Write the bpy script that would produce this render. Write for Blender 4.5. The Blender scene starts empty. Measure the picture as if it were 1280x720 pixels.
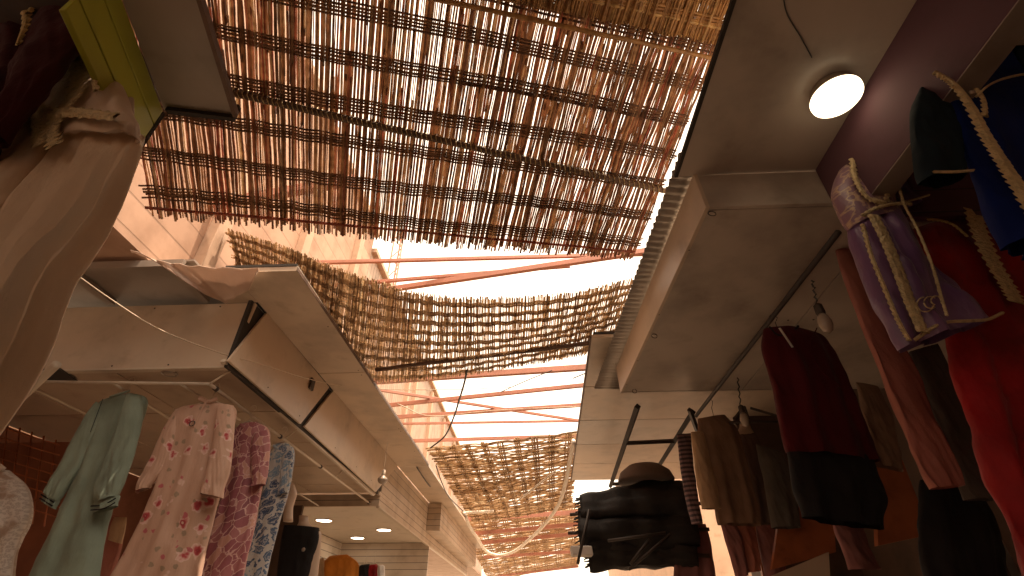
import bpy, math, random
from mathutils import Vector, noise as mn
R = random.Random(7)
EYE = 1.6
# ------------------------------------------------------------------ camera model
F = 610.0; VPX, VPY = 675.0, 790.0
PIT = math.atan((VPY-360)/F); YAW = math.atan((VPX-640)/(F/math.cos(PIT)))
def ray(u, v):
    x = u-640.0; y = 360.0-v
    d = (x, F*math.cos(PIT)-y*math.sin(PIT), F*math.sin(PIT)+y*math.cos(PIT))
    c, s = math.cos(YAW), math.sin(YAW)
    return Vector((d[0]*c-d[1]*s, d[0]*s+d[1]*c, d[2]))
E0 = Vector((0, 0, EYE))
def H(u, v, h):
    d = ray(u, v); return E0+d*(h/d.z)
def PX(u, v, X):
    d = ray(u, v); return E0+d*(X/d.x)
def PY(u, v, Y):
    d = ray(u, v); return E0+d*(Y/d.y)
def PP(u, v, plane):                       # vertical plane (x0, y0, phi)
    x0, y0, ph = plane
    n = Vector((-math.sin(ph), math.cos(ph), 0)); d = ray(u, v)
    k = (n.dot(Vector((x0, y0, EYE))-E0))/n.dot(d)
    return E0+d*k

scene = bpy.context.scene
COL = bpy.data.collections.new('souk'); scene.collection.children.link(COL)

# ------------------------------------------------------------------ materials
def newmat(name):
    m = bpy.data.materials.new(name); m.use_nodes = True
    nt = m.node_tree; b = nt.nodes['Principled BSDF']
    return m, nt, b
def ramp(nt, stops, interp='LINEAR'):
    r = nt.nodes.new('ShaderNodeValToRGB'); cr = r.color_ramp; cr.interpolation = interp
    while len(cr.elements) < len(stops): cr.elements.new(0.5)
    for e, (p, c) in zip(cr.elements, stops):
        e.position = p; e.color = (*c, 1) if len(c) == 3 else c
    return r
def noise(nt, scale, detail=4, coord='Object', vec=None, rough=.55, stretch=None):
    tc = nt.nodes.new('ShaderNodeTexCoord'); n = nt.nodes.new('ShaderNodeTexNoise')
    n.inputs['Scale'].default_value = scale; n.inputs['Detail'].default_value = detail
    n.inputs['Roughness'].default_value = rough
    src = tc.outputs[coord]
    if stretch:
        mp = nt.nodes.new('ShaderNodeMapping'); mp.inputs['Scale'].default_value = stretch
        nt.links.new(src, mp.inputs[0]); src = mp.outputs[0]
    nt.links.new(src, n.inputs['Vector'])
    return n
def bump(nt, b, src, strength=.3, dist=.01):
    bp = nt.nodes.new('ShaderNodeBump'); bp.inputs['Strength'].default_value = strength
    bp.inputs['Distance'].default_value = dist
    nt.links.new(src, bp.inputs['Height']); nt.links.new(bp.outputs[0], b.inputs['Normal'])
def setc(b, nt, src):
    nt.links.new(src, b.inputs['Base Color'])
def mul(c, k): return tuple(min(1, x*k) for x in c)
def painted(name, c, rough=.5, var=.14, scale=2.2, bumpy=.05, metal=0, dirt=.55):
    """painted sheet or plaster with blotchy wear, fine grime and slight unevenness"""
    m, nt, b = newmat(name)
    n1 = noise(nt, scale, 6); n2 = noise(nt, 5, 8)
    r = ramp(nt, [(.3, mul(c, 1-var*1.6)), (.52, c), (.75, mul(c, 1+var*.5))])
    nt.links.new(n1.outputs[0], r.inputs[0])
    mx = nt.nodes.new('ShaderNodeMix'); mx.data_type = 'RGBA'; mx.blend_type = 'MULTIPLY'
    r2 = ramp(nt, [(.30, (dirt, dirt*.92, dirt*.8)), (.43, (1, 1, 1))])
    nt.links.new(n2.outputs[0], r2.inputs[0])
    mx.inputs[0].default_value = .4
    nt.links.new(r.outputs[0], mx.inputs[6]); nt.links.new(r2.outputs[0], mx.inputs[7])
    setc(b, nt, mx.outputs[2])
    rr = nt.nodes.new('ShaderNodeMapRange'); rr.inputs[3].default_value = rough-.12; rr.inputs[4].default_value = rough+.15
    nt.links.new(n1.outputs[0], rr.inputs[0]); nt.links.new(rr.outputs[0], b.inputs['Roughness'])
    b.inputs['Metallic'].default_value = metal
    if bumpy: bump(nt, b, n1.outputs[0], bumpy, .05)
    return m
def fabric(name, c, rough=.85, sheen=.3, weave=900, var=.18, transl=0.0, spec=.2):
    m, nt, b = newmat(name)
    n1 = noise(nt, 5, 5); n2 = noise(nt, weave, 2)
    r = ramp(nt, [(.3, mul(c, 1-var)), (.7, mul(c, 1+var))])
    nt.links.new(n1.outputs[0], r.inputs[0]); setc(b, nt, r.outputs[0])
    b.inputs['Roughness'].default_value = rough; b.inputs['Sheen Weight'].default_value = sheen*.25
    b.inputs['Specular IOR Level'].default_value = spec
    ad = nt.nodes.new('ShaderNodeMath'); ad.operation = 'MULTIPLY_ADD'; ad.inputs[1].default_value = .12
    nt.links.new(n2.outputs[0], ad.inputs[0]); n3 = noise(nt, 28, 3, stretch=(1, 1, .35)); nt.links.new(n3.outputs[0], ad.inputs[2])
    bump(nt, b, ad.outputs[0], .45, .012)
    if transl:
        add_transl(m, nt, b, c, transl)
    return m
def add_transl(m, nt, b, c, k):
    t = nt.nodes.new('ShaderNodeBsdfTranslucent'); t.inputs[0].default_value = (*c, 1)
    mx = nt.nodes.new('ShaderNodeMixShader'); mx.inputs[0].default_value = k
    out = nt.nodes['Material Output']
    nt.links.new(b.outputs[0], mx.inputs[1]); nt.links.new(t.outputs[0], mx.inputs[2]); nt.links.new(mx.outputs[0], out.inputs[0])
def reed(name, stops, rough=.42, tr=.18):
    m, nt, b = newmat(name)
    g = nt.nodes.new('ShaderNodeNewGeometry'); r = ramp(nt, stops)
    nt.links.new(g.outputs['Random Per Island'], r.inputs[0])
    n = noise(nt, 30, 3); mx = nt.nodes.new('ShaderNodeMix'); mx.data_type = 'RGBA'; mx.blend_type = 'MULTIPLY'
    mx.inputs[0].default_value = .8
    r2 = ramp(nt, [(.35, (.45, .4, .36)), (.6, (1, 1, 1))]); nt.links.new(n.outputs[0], r2.inputs[0])
    nt.links.new(r.outputs[0], mx.inputs[6]); nt.links.new(r2.outputs[0], mx.inputs[7]); setc(b, nt, mx.outputs[2])
    b.inputs['Roughness'].default_value = rough
    if tr:
        t = nt.nodes.new('ShaderNodeBsdfTranslucent'); gm = nt.nodes.new('ShaderNodeGamma'); gm.inputs[1].default_value = .6; nt.links.new(mx.outputs[2], gm.inputs[0]); nt.links.new(gm.outputs[0], t.inputs[0])
        ms = nt.nodes.new('ShaderNodeMixShader'); ms.inputs[0].default_value = tr
        out = nt.nodes['Material Output']
        nt.links.new(b.outputs[0], ms.inputs[1]); nt.links.new(t.outputs[0], ms.inputs[2]); nt.links.new(ms.outputs[0], out.inputs[0])
    return m
def emis(name, c, s):
    m, nt, b = newmat(name)
    b.inputs['Base Color'].default_value = (.8, .8, .8, 1)
    b.inputs['Emission Color'].default_value = (*c, 1); b.inputs['Emission Strength'].default_value = s
    return m
def pattern(name, kind):
    m, nt, b = newmat(name)
    tc = nt.nodes.new('ShaderNodeTexCoord'); uv = tc.outputs['UV']
    nz = nt.nodes.new('ShaderNodeTexNoise'); nz.inputs['Scale'].default_value = 30; nt.links.new(uv, nz.inputs['Vector'])
    def vor(scale, feat, dist=.02, rnd=1):
        v = nt.nodes.new('ShaderNodeTexVoronoi'); v.feature = feat; v.inputs['Scale'].default_value = scale
        v.inputs['Randomness'].default_value = rnd
        a = nt.nodes.new('ShaderNodeVectorMath'); a.operation = 'MULTIPLY_ADD'; a.inputs[1].default_value = (dist,)*3
        nt.links.new(nz.outputs['Color'], a.inputs[0]); nt.links.new(uv, a.inputs[2]); nt.links.new(a.outputs[0], v.inputs['Vector'])
        return v
    def mix(fac, a, bb):
        x = nt.nodes.new('ShaderNodeMix'); x.data_type = 'RGBA'
        nt.links.new(fac, x.inputs[0])
        for s, i in ((a, 6), (bb, 7)):
            if isinstance(s, tuple): x.inputs[i].default_value = (*s, 1)
            else: nt.links.new(s, x.inputs[i])
        return x.outputs[2]
    if kind == 'floral':
        base = (.46, .29, .22)
        v = vor(7.2, 'F1', .03, .85)
        pet = vor(34, 'F1', .012); ma = nt.nodes.new('ShaderNodeMath'); ma.operation = 'MULTIPLY_ADD'; ma.inputs[1].default_value = .16
        nt.links.new(pet.outputs['Distance'], ma.inputs[0]); nt.links.new(v.outputs['Distance'], ma.inputs[2])
        r = ramp(nt, [(.0, (1, 1, 1)), (.33, (1, 1, 1)), (.37, (0, 0, 0))]); nt.links.new(ma.outputs[0], r.inputs[0])
        rp = ramp(nt, [(.0, (.60, .42, .34)), (.09, (.55, .36, .30)), (.12, (.26, .02, .03)), (.22, (.40, .05, .06)), (.29, (.58, .36, .32)), (.36, (.60, .44, .38))])
        nt.links.new(ma.outputs[0], rp.inputs[0])
        c = mix(r.outputs[0], base, rp.outputs[0])
        lv = vor(17, 'F1', .03); rl = ramp(nt, [(.0, (1, 1, 1)), (.23, (1, 1, 1)), (.28, (0, 0, 0))]); nt.links.new(lv.outputs['Distance'], rl.inputs[0])
        sep = nt.nodes.new('ShaderNodeSeparateColor'); nt.links.new(lv.outputs['Color'], sep.inputs[0])
        rc = ramp(nt, [(.0, (.42, .10, .12)), (.3, (.28, .20, .14)), (.55, base), (1., (.66, .50, .42))], 'CONSTANT'); nt.links.new(sep.outputs[0], rc.inputs[0])
        c = mix(rl.outputs[0], c, rc.outputs[0])
        b.inputs['Roughness'].default_value = .7
    elif kind == 'mosaic':
        v = vor(17, 'DISTANCE_TO_EDGE', .03); r = ramp(nt, [(.0, (0, 0, 0)), (.03, (0, 0, 0)), (.05, (1, 1, 1))])
        nt.links.new(v.outputs['Distance'], r.inputs[0])
        w = vor(17, 'F1', .03); sep = nt.nodes.new('ShaderNodeSeparateColor'); nt.links.new(w.outputs['Color'], sep.inputs[0])
        rc = ramp(nt, [(.0, (.30, .09, .11)), (.35, (.36, .13, .14)), (.68, (.24, .07, .09)), (.84, (.52, .27, .22))], 'CONSTANT')
        nt.links.new(sep.outputs[0], rc.inputs[0]); c = mix(r.outputs[0], (.58, .36, .33), rc.outputs[0])
        b.inputs['Roughness'].default_value = .6
    elif kind == 'leaf':
        v = vor(13, 'DISTANCE_TO_EDGE', .06); r = ramp(nt, [(.0, (1, 1, 1)), (.09, (1, 1, 1)), (.12, (0, 0, 0)), (.2, (0, 0, 0)), (.22, (.8, .8, .8)), (.3, (0, 0, 0))])
        nt.links.new(v.outputs['Distance'], r.inputs[0])
        w = vor(13, 'F1', .06); sep = nt.nodes.new('ShaderNodeSeparateColor'); nt.links.new(w.outputs['Color'], sep.inputs[0])
        rc = ramp(nt, [(.0, (.06, .11, .20)), (.45, (.16, .26, .36)), (.8, (.04, .07, .14))], 'CONSTANT'); nt.links.new(sep.outputs[0], rc.inputs[0])
        c = mix(r.outputs[0], rc.outputs[0], (.46, .46, .45)); b.inputs['Roughness'].default_value = .7
    elif kind == 'lace':
        v = vor(60, 'F1', .02); r = ramp(nt, [(.1, (.58, .54, .50)), (.35, (.42, .38, .35)), (.6, (.62, .58, .54))]); nt.links.new(v.outputs['Distance'], r.inputs[0])
        n = nt.nodes.new('ShaderNodeTexNoise'); n.inputs['Scale'].default_value = 7; nt.links.new(uv, n.inputs['Vector'])
        rn = ramp(nt, [(.5, (0, 0, 0)), (.6, (.8, .8, .8))]); nt.links.new(n.outputs[0], rn.inputs[0])
        c = mix(rn.outputs[0], r.outputs[0], (.32, .22, .16)); b.inputs['Roughness'].default_value = .8
    elif kind == 'stripe':
        w = nt.nodes.new('ShaderNodeTexWave'); w.bands_direction = 'Y'; w.inputs['Scale'].default_value = 9; w.inputs['Distortion'].default_value = .5
        nt.links.new(uv, w.inputs['Vector']); r = ramp(nt, [(.45, (.05, .035, .045)), (.55, (.22, .14, .15))]); nt.links.new(w.outputs[0], r.inputs[0]); c = r.outputs[0]
        b.inputs['Roughness'].default_value = .8
    elif kind == 'sari':
        n = nt.nodes.new('ShaderNodeTexNoise'); n.inputs['Scale'].default_value = 16; n.inputs['Detail'].default_value = 6; nt.links.new(uv, n.inputs['Vector'])
        r = ramp(nt, [(.46, (.22, .12, .17)), (.50, (.52, .36, .24)), (.56, (.24, .13, .18))]); nt.links.new(n.outputs[0], r.inputs[0]); c = r.outputs[0]
        b.inputs['Roughness'].default_value = .45
    nt.links.new(c, b.inputs['Base Color']); b.inputs['Sheen Weight'].default_value = .05
    n2 = noise(nt, 30, 3, stretch=(1, 1, .35)); bump(nt, b, n2.outputs[0], .4, .012)
    return m
def boards(name, c, axis, width, gap=.06, rough=.5, gapc=.25, var=.15):
    """boards or slats: grooves every `width` metres along an object axis"""
    m, nt, b = newmat(name)
    tc = nt.nodes.new('ShaderNodeTexCoord'); sp = nt.nodes.new('ShaderNodeSeparateXYZ'); nt.links.new(tc.outputs['Object'], sp.inputs[0])
    d = nt.nodes.new('ShaderNodeMath'); d.operation = 'DIVIDE'; d.inputs[1].default_value = width; nt.links.new(sp.outputs[axis], d.inputs[0])
    fr = nt.nodes.new('ShaderNodeMath'); fr.operation = 'FRACT'; nt.links.new(d.outputs[0], fr.inputs[0])
    fl = nt.nodes.new('ShaderNodeMath'); fl.operation = 'FLOOR'; nt.links.new(d.outputs[0], fl.inputs[0])
    wn = nt.nodes.new('ShaderNodeTexWhiteNoise'); wn.noise_dimensions = '1D'; nt.links.new(fl.outputs[0], wn.inputs['W'])
    rw = ramp(nt, [(0, mul(c, 1-var)), (1, mul(c, 1+var))]); nt.links.new(wn.outputs['Value'], rw.inputs[0])
    rg = ramp(nt, [(0, (gapc,)*3), (gap, (gapc,)*3), (gap+.03, (1, 1, 1))]); nt.links.new(fr.outputs[0], rg.inputs[0])
    n1 = noise(nt, 3, 6); rn = ramp(nt, [(.32, (.68, .64, .6)), (.55, (1, 1, 1))]); nt.links.new(n1.outputs[0], rn.inputs[0])
    a = nt.nodes.new('ShaderNodeMix'); a.data_type = 'RGBA'; a.blend_type = 'MULTIPLY'; a.inputs[0].default_value = 1
    nt.links.new(rw.outputs[0], a.inputs[6]); nt.links.new(rg.outputs[0], a.inputs[7])
    e = nt.nodes.new('ShaderNodeMix'); e.data_type = 'RGBA'; e.blend_type = 'MULTIPLY'; e.inputs[0].default_value = .8
    nt.links.new(a.outputs[2], e.inputs[6]); nt.links.new(rn.outputs[0], e.inputs[7]); setc(b, nt, e.outputs[2])
    b.inputs['Roughness'].default_value = rough; bump(nt, b, rg.outputs[0], .6, .01)
    return m

M = {}
M['panel_brown'] = painted('panel_brown', (.44, .38, .325), .38, .24)
M['panel_beige'] = painted('panel_beige', (.52, .42, .33), .42, .18)
M['panel_dark'] = painted('panel_dark', (.30, .25, .215), .45, .18)
M['fascia_tan'] = painted('fascia_tan', (.55, .44, .34), .42, .17)
M['ivory'] = painted('ivory', (.62, .55, .46), .4, .1)
M['joint'] = painted('joint', (.03, .024, .02), .8, .1)
M['green'] = painted('green', (.36, .38, .05), .4, .12)
M['purple'] = boards('purple', (.12, .04, .065), 2, .13, .05)
M['purple_flat'] = painted('purple_flat', (.10, .042, .055), .8, .12)
M['dark_metal'] = painted('dark_metal', (.045, .032, .026), .6, .2)
M['white_metal'] = painted('white_metal', (.55, .47, .38), .35, .12)
M['galv'] = painted('galv', (.34, .30, .26), .4, .18, metal=.55)
M['plaster'] = boards('plaster', (.52, .33, .24), 2, .22, .05, .85, .8, .05)
M['plaster_plain'] = painted('plaster_plain', (.55, .38, .28), .85, .1, bumpy=.2)
M['whitewash'] = painted('whitewash', (.78, .74, .68), .85, .08, bumpy=.2)
M['shutter'] = boards('shutter', (.44, .30, .22), 1, .12, .12, .6, .5, .08)
M['roof_red'] = painted('roof_red', (.50, .22, .16), .5, .18)
M['ground'] = painted('ground', (.40, .33, .27), .85, .2, 1.2, .3)
M['brick'] = painted('brick', (.26, .10, .06), .8, .2, 3, .2)
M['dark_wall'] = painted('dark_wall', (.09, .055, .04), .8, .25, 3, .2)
M['orange_wood'] = painted('orange_wood', (.36, .11, .045), .45, .25, 5, .1)
M['slat'] = boards('slat', (.50, .40, .31), 2, .10, .08, .45, .35, .06)
M['slat_white'] = boards('slat_white', (.62, .54, .46), 2, .11, .09, .45, .4, .05)
M['tile'] = painted('tile', (.42, .32, .24), .4, .12)
M['rubber'] = painted('rubber', (.045, .04, .038), .5, .2)
M['hose'] = painted('hose', (.88, .82, .72), .4, .08)
M['wire'] = painted('wire', (.55, .44, .33), .5, .1)
M['glass_bulb'] = painted('glass_bulb', (.32, .26, .21), .15, .08, bumpy=0)
M['skin'] = painted('skin', (.50, .38, .30), .45, .08)
M['dummy_grey'] = painted('dummy_grey', (.34, .30, .27), .5, .1)
M['reed1'] = reed('reed1', [(0, (.22, .10, .055)), (.25, (.38, .19, .10)), (.45, (.50, .28, .15)), (.6, (.42, .11, .07)), (.75, (.58, .38, .22)), (.93, (.18, .08, .05)), (1, (.7, .5, .3))], .42, .5)
M['reed_dark'] = reed('reed_dark', [(0, (.12, .055, .035)), (.5, (.24, .12, .07)), (1, (.36, .20, .11))], .5, .3)
M['reed_gold'] = reed('reed_gold', [(0, (.30, .15, .06)), (.4, (.46, .26, .10)), (.8, (.36, .18, .07)), (1, (.6, .40, .18))], .4, .1)
M['reed2'] = reed('reed2', [(0, (.30, .18, .10)), (.3, (.48, .31, .18)), (.6, (.62, .44, .27)), (.85, (.38, .22, .12)), (1, (.82, .68, .48))], .38, .6)
M['reed4'] = reed('reed4', [(0, (.36, .20, .11)), (.5, (.55, .36, .21)), (1, (.72, .54, .34))], .5, .4)
M['pole'] = painted('pole', (.13, .075, .05), .6, .3, 9, .3)
M['gold'] = painted('gold', (.52, .35, .14), .35, .25, 60, .5, metal=.35)
M['gold_pale'] = painted('gold_pale', (.62, .48, .27), .4, .2, 60, .5, metal=.15)
M['lamp'] = emis('lamp', (1, .88, .68), 1.7)
M['downlight'] = emis('downlight', (1, .93, .80), 6.0)
M['f_cream'] = fabric('f_cream', (.74, .60, .46), .7, .3, 500, .1, .25)
M['f_kaftan'] = fabric('f_kaftan', (.70, .57, .46), .55, .3, 700, .1, .12)
M['f_velvet'] = fabric('f_velvet', (.04, .002, .003), .8, .1)
M['f_mint'] = fabric('f_mint', (.19, .245, .20), .75, .3)
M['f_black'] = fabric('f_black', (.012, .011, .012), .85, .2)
M['f_orange'] = fabric('f_orange', (.55, .20, .04), .8, .3)
M['f_dred'] = fabric('f_dred', (.07, .004, .007), .85, .3)
M['f_red'] = fabric('f_red', (.25, .005, .008), .55, .3, var=.45, spec=.25)
M['f_purple'] = fabric('f_purple', (.135, .06, .155), .28, .5, 500, .2, 0, .8)
M['f_blue'] = fabric('f_blue', (.003, .011, .085), .7, .0, spec=.1)
M['f_teal'] = fabric('f_teal', (.010, .018, .024), .8, .0, spec=.1)
M['f_pink'] = fabric('f_pink', (.36, .14, .11), .7, .3)
M['f_brown'] = fabric('f_brown', (.21, .13, .09), .85, .3)
M['f_taupe'] = fabric('f_taupe', (.13, .09, .075), .85, .3)
M['f_beige'] = fabric('f_beige', (.45, .31, .20), .85, .3)
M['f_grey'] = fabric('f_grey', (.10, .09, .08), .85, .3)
M['f_mauve'] = fabric('f_mauve', (.24, .11, .11), .8, .3)
M['f_white'] = fabric('f_white', (.62, .58, .54), .8, .3)
M['f_tarp'] = fabric('f_tarp', (.02, .017, .016), .6, .1)
M['f_awning'] = fabric('f_awning', (.64, .50, .42), .8, .2, 400, .1, .3)
for k in ('floral', 'mosaic', 'leaf', 'lace', 'stripe', 'sari'): M[k] = pattern('p_'+k, k)

# ------------------------------------------------------------------ mesh building
class MB:
    def __init__(s): s.v = []; s.f = []; s.uv = []; s.smooth = False
    def add(s, vs, fs, uvs=None):
        o = len(s.v); s.v += [Vector(v) for v in vs]; s.f += [tuple(i+o for i in f) for f in fs]
        s.uv += uvs if uvs else [(0, 0)]*len(vs)
        return s
    def box(s, a, b):
        x0, y0, z0 = a; x1, y1, z1 = b
        v = [(x0,y0,z0),(x1,y0,z0),(x1,y1,z0),(x0,y1,z0),(x0,y0,z1),(x1,y0,z1),(x1,y1,z1),(x0,y1,z1)]
        return s.add(v, [(0,3,2,1),(4,5,6,7),(0,1,5,4),(1,2,6,5),(2,3,7,6),(3,0,4,7)])
    def slab(s, pts, off):
        n = len(pts); off = Vector(off); a = [Vector(p) for p in pts]; b = [p+off for p in a]
        fs = [tuple(range(n))[::-1], tuple(range(n, 2*n))]+[(i, (i+1) % n, (i+1) % n+n, i+n) for i in range(n)]
        return s.add(a+b, fs)
    def tube(s, pts, r, n=8, cap=True, r2=None):
        pts = [Vector(p) for p in pts]; m = len(pts); vs = []; fs = []
        for i, p in enumerate(pts):
            d = (pts[min(i+1, m-1)]-pts[max(i-1, 0)])
            if d.length < 1e-9: d = Vector((0, 0, 1))
            d.normalize(); up = Vector((0, 0, 1)) if abs(d.z) < .9 else Vector((1, 0, 0))
            a = d.cross(up).normalized(); b = d.cross(a)
            rr = r if r2 is None else r+(r2-r)*i/(m-1)
            if isinstance(r, (list, tuple)): rr = r[i]
            for k in range(n):
                t = 2*math.pi*k/n; vs.append(p+a*(math.cos(t)*rr)+b*(math.sin(t)*rr))
        for i in range(m-1):
            for k in range(n): fs.append((i*n+k, i*n+(k+1) % n, (i+1)*n+(k+1) % n, (i+1)*n+k))
        if cap: fs += [tuple(range(n))[::-1], tuple((m-1)*n+k for k in range(n))]
        return s.add(vs, fs)
    def lathe(s, c, prof, n=28, axis=None):
        """profile of (radius, height) about the vertical through c (or the given axis)"""
        c = Vector(c); ax = Vector(axis).normalized() if axis else Vector((0, 0, 1))
        up = Vector((0, 1, 0)) if abs(ax.y) < .9 else Vector((1, 0, 0)); a = ax.cross(up).normalized(); b = ax.cross(a)
        vs = []; fs = []
        for r, h in prof:
            for k in range(n):
                t = 2*math.pi*k/n; vs.append(c+ax*h+(a*math.cos(t)+b*math.sin(t))*r)
        m = len(prof)
        for i in range(m-1):
            for k in range(n): fs.append((i*n+k, i*n+(k+1) % n, (i+1)*n+(k+1) % n, (i+1)*n+k))
        fs += [tuple(range(n))[::-1], tuple((m-1)*n+k for k in range(n))]
        return s.add(vs, fs)
    def build(s, name, mat, parent=None, smooth=False, bevel=0):
        lo = Vector((min(v.x for v in s.v), min(v.y for v in s.v), min(v.z for v in s.v)))
        hi = Vector((max(v.x for v in s.v), max(v.y for v in s.v), max(v.z for v in s.v)))
        org = Vector(((lo.x+hi.x)/2, (lo.y+hi.y)/2, lo.z)) if parent is None else WL[parent.name]
        me = bpy.data.meshes.new(name); me.from_pydata([v-org for v in s.v], [], s.f)
        ul = me.uv_layers.new(name='UVMap')
        for lp in me.loops: ul.data[lp.index].uv = s.uv[lp.vertex_index]
        me.materials.append(M[mat] if isinstance(mat, str) else mat)
        if smooth or s.smooth:
            for p in me.polygons: p.use_smooth = True
        o = bpy.data.objects.new(name, me); COL.objects.link(o)
        if parent is None: o.location = org
        else: o.parent = parent
        WL[o.name] = org
        if bevel:
            bv = o.modifiers.new('edge', 'BEVEL'); bv.width = bevel; bv.segments = 2; bv.limit_method = 'ANGLE'
        return o
WL = {}
def tag(o, label=None, cat=None, group=None, kind=None):
    if label: o['label'] = label
    if cat: o['category'] = cat
    if group: o['group'] = group
    if kind: o['kind'] = kind
    return o
def thing(name, label, cat, loc, group=None):
    o = bpy.data.objects.new(name, None); o.empty_display_size = .1; COL.objects.link(o); o.location = loc
    WL[o.name] = Vector(loc); return tag(o, label, cat, group)
def struct(o, label=None): return tag(o, label, None, None, 'structure')
def catmull(pts, n):
    pts = [Vector(p) for p in pts]; m = len(pts)
    if m == 2: return [pts[0].lerp(pts[1], i/(n-1)) for i in range(n)]
    out = []
    for i in range(n):
        t = i/(n-1)*(m-1); k = min(int(t), m-2); f = t-k
        p1, p2 = pts[k], pts[k+1]; p0 = pts[k-1] if k else p1*2-p2; p3 = pts[k+2] if k+2 < m else p2*2-p1
        out.append(.5*((2*p1)+(p2-p0)*f+(2*p0-5*p1+4*p2-p3)*f*f+(3*p1-p0-3*p2+p3)*f**3))
    return out
def px3(pts, plane): return [PP(u, v, plane) for u, v in pts]

# ------------------------------------------------------------------ garments
def panel(name, L, Rr, plane, depth, mat, parent, fold=.012, folds=None, t0=0.0, off=0.0, rows=56, top=.35, seed=None, wav=0.0, crumple=.016):
    """one hollow cloth tube between two outlines, with depth, folds and an open hem"""
    rnd = random.Random(seed if seed is not None else hash(name+str(L[0])) % 9999 if False else int(L[0][0]*7+L[0][1]*3+len(L)))
    ph = plane[2]; n = Vector((math.sin(ph), -math.cos(ph), 0))      # towards the viewer's side
    A = catmull(px3(L, plane), rows); B = catmull(px3(Rr, plane), rows); N = 64
    wmid = (B[rows*2//3]-A[rows*2//3]).length
    k1 = folds if folds else max(2.0, wmid/.075); p1, p2, p3 = (rnd.uniform(0, 6.28) for _ in range(3))
    mb = MB(); vs = []; uv = []; ln = 0
    for i in range(rows):
        t = i/(rows-1); C = (A[i]+B[i])/2+n*off; hw = (B[i]-A[i])/2
        if i: ln += ((A[i]+B[i])/2-(A[i-1]+B[i-1])/2).length
        grow = t0+(1-t0)*min(1, t*1.5)**.8
        dp = depth*(top+(1-top)*min(1, t*5)**.6)
        for k in range(N):
            th = 2*math.pi*k/N; a = math.cos(th); s_ = math.sin(th)
            d = dp*math.copysign(abs(s_)**.75, s_)
            q = a*math.pi*k1/2
            w = math.sin(q+p1+.8*math.sin(2.1*t+p2))*.6+math.sin(q*1.73+p3+1.3*t)*.35+.3*math.sin(q*.4+p2+3*t)
            w2 = math.sin(7*t+3*a+p3)*.35+.25*math.sin(15*t+p1-5*a)
            q3 = C+hw*a; cr = mn.noise(Vector((q3.x*9, q3.y*9+s_, q3.z*5)))*.6+mn.noise(Vector((q3.x*26+5, q3.y*26+s_*2, q3.z*15)))*.28+abs(mn.noise(Vector((q3.x*14-a*2, s_*2, q3.z*11+a*3))))*.5
            d += crumple*cr*(.35+grow)
            vs.append(C+hw*(a*(1+.03*math.sin(9*t+p2)*grow))+n*(d*(1 if s_ > 0 else .8)+fold*grow*w+fold*.6*w2*(.3+grow))+Vector((0, 0, wav*math.sin(q+p1)*t**3)))
            uv.append(((a*.5)*wmid+.5+(0 if s_ > 0 else 3), -ln))
    fs = [(i*N+k, i*N+(k+1) % N, (i+1)*N+(k+1) % N, (i+1)*N+k) for i in range(rows-1) for k in range(N)]
    mb.add(vs, fs, uv)
    o = mb.build(name, mat, parent, smooth=True)
    return o
def ribbon(name, pts, w, plane, off, mat, parent, teeth=0, th=.006, tl=.014, jag=2):
    """raised braid along a line, optionally with pointed edges"""
    ph = plane[2]; n = Vector((math.sin(ph), -math.cos(ph), 0))
    m = max(24, teeth*4 if teeth else 24); c = [p+n*off for p in catmull(px3(pts, plane), m)]
    vs = []; fs = []
    for i, p in enumerate(c):
        d = (c[min(i+1, m-1)]-c[max(i-1, 0)]).normalized(); sd = d.cross(n).normalized()
        ww = w[0]+(w[1]-w[0])*i/(m-1) if isinstance(w, tuple) else w
        e = tl if (teeth and i % 4 in (1, 2)) else (0 if teeth else 0)
        e2 = e*(.7+.6*R.random())
        vs += [p-sd*(ww/2+e2), p-sd*ww*.25+n*th, p+sd*ww*.25+n*th, p+sd*(ww/2+e2)]
    for i in range(m-1):
        for k in range(3): fs.append((i*4+k, i*4+k+1, (i+1)*4+k+1, (i+1)*4+k))
        fs.append((i*4+3, i*4, (i+1)*4, (i+1)*4+3))
    mb = MB(); mb.add(vs, fs); return mb.build(name, mat, parent)
def hanger(u, v, plane, label, w=.17, mat='white_metal', up=.12, wires=True):
    c = PP(u, v, plane); ph = plane[2]; x = Vector((math.cos(ph), math.sin(ph), 0))
    mb = MB(); hk = [c+Vector((0, 0, z*up))+x*s for z, s in ((0, 0), (.45, 0), (.62, .012), (.8, .022), (1.0, .008), (.98, -.012), (.86, -.022))]
    mb.tube(hk, .0022, 6)
    mb.tube([c-x*w+Vector((0, 0, -.055)), c-x*w*.5+Vector((0, 0, -.022)), c, c+x*w*.5+Vector((0, 0, -.022)), c+x*w+Vector((0, 0, -.055))], .005, 8)
    o = mb.build('clothes_hanger', mat, smooth=True); tag(o, label, 'hanger', 'clothes hangers'); return o
def garment(name, label, cat, u, v, plane, group='garments hung for sale'):
    return thing(name, label, cat, PP(u, v, plane), group)

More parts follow.
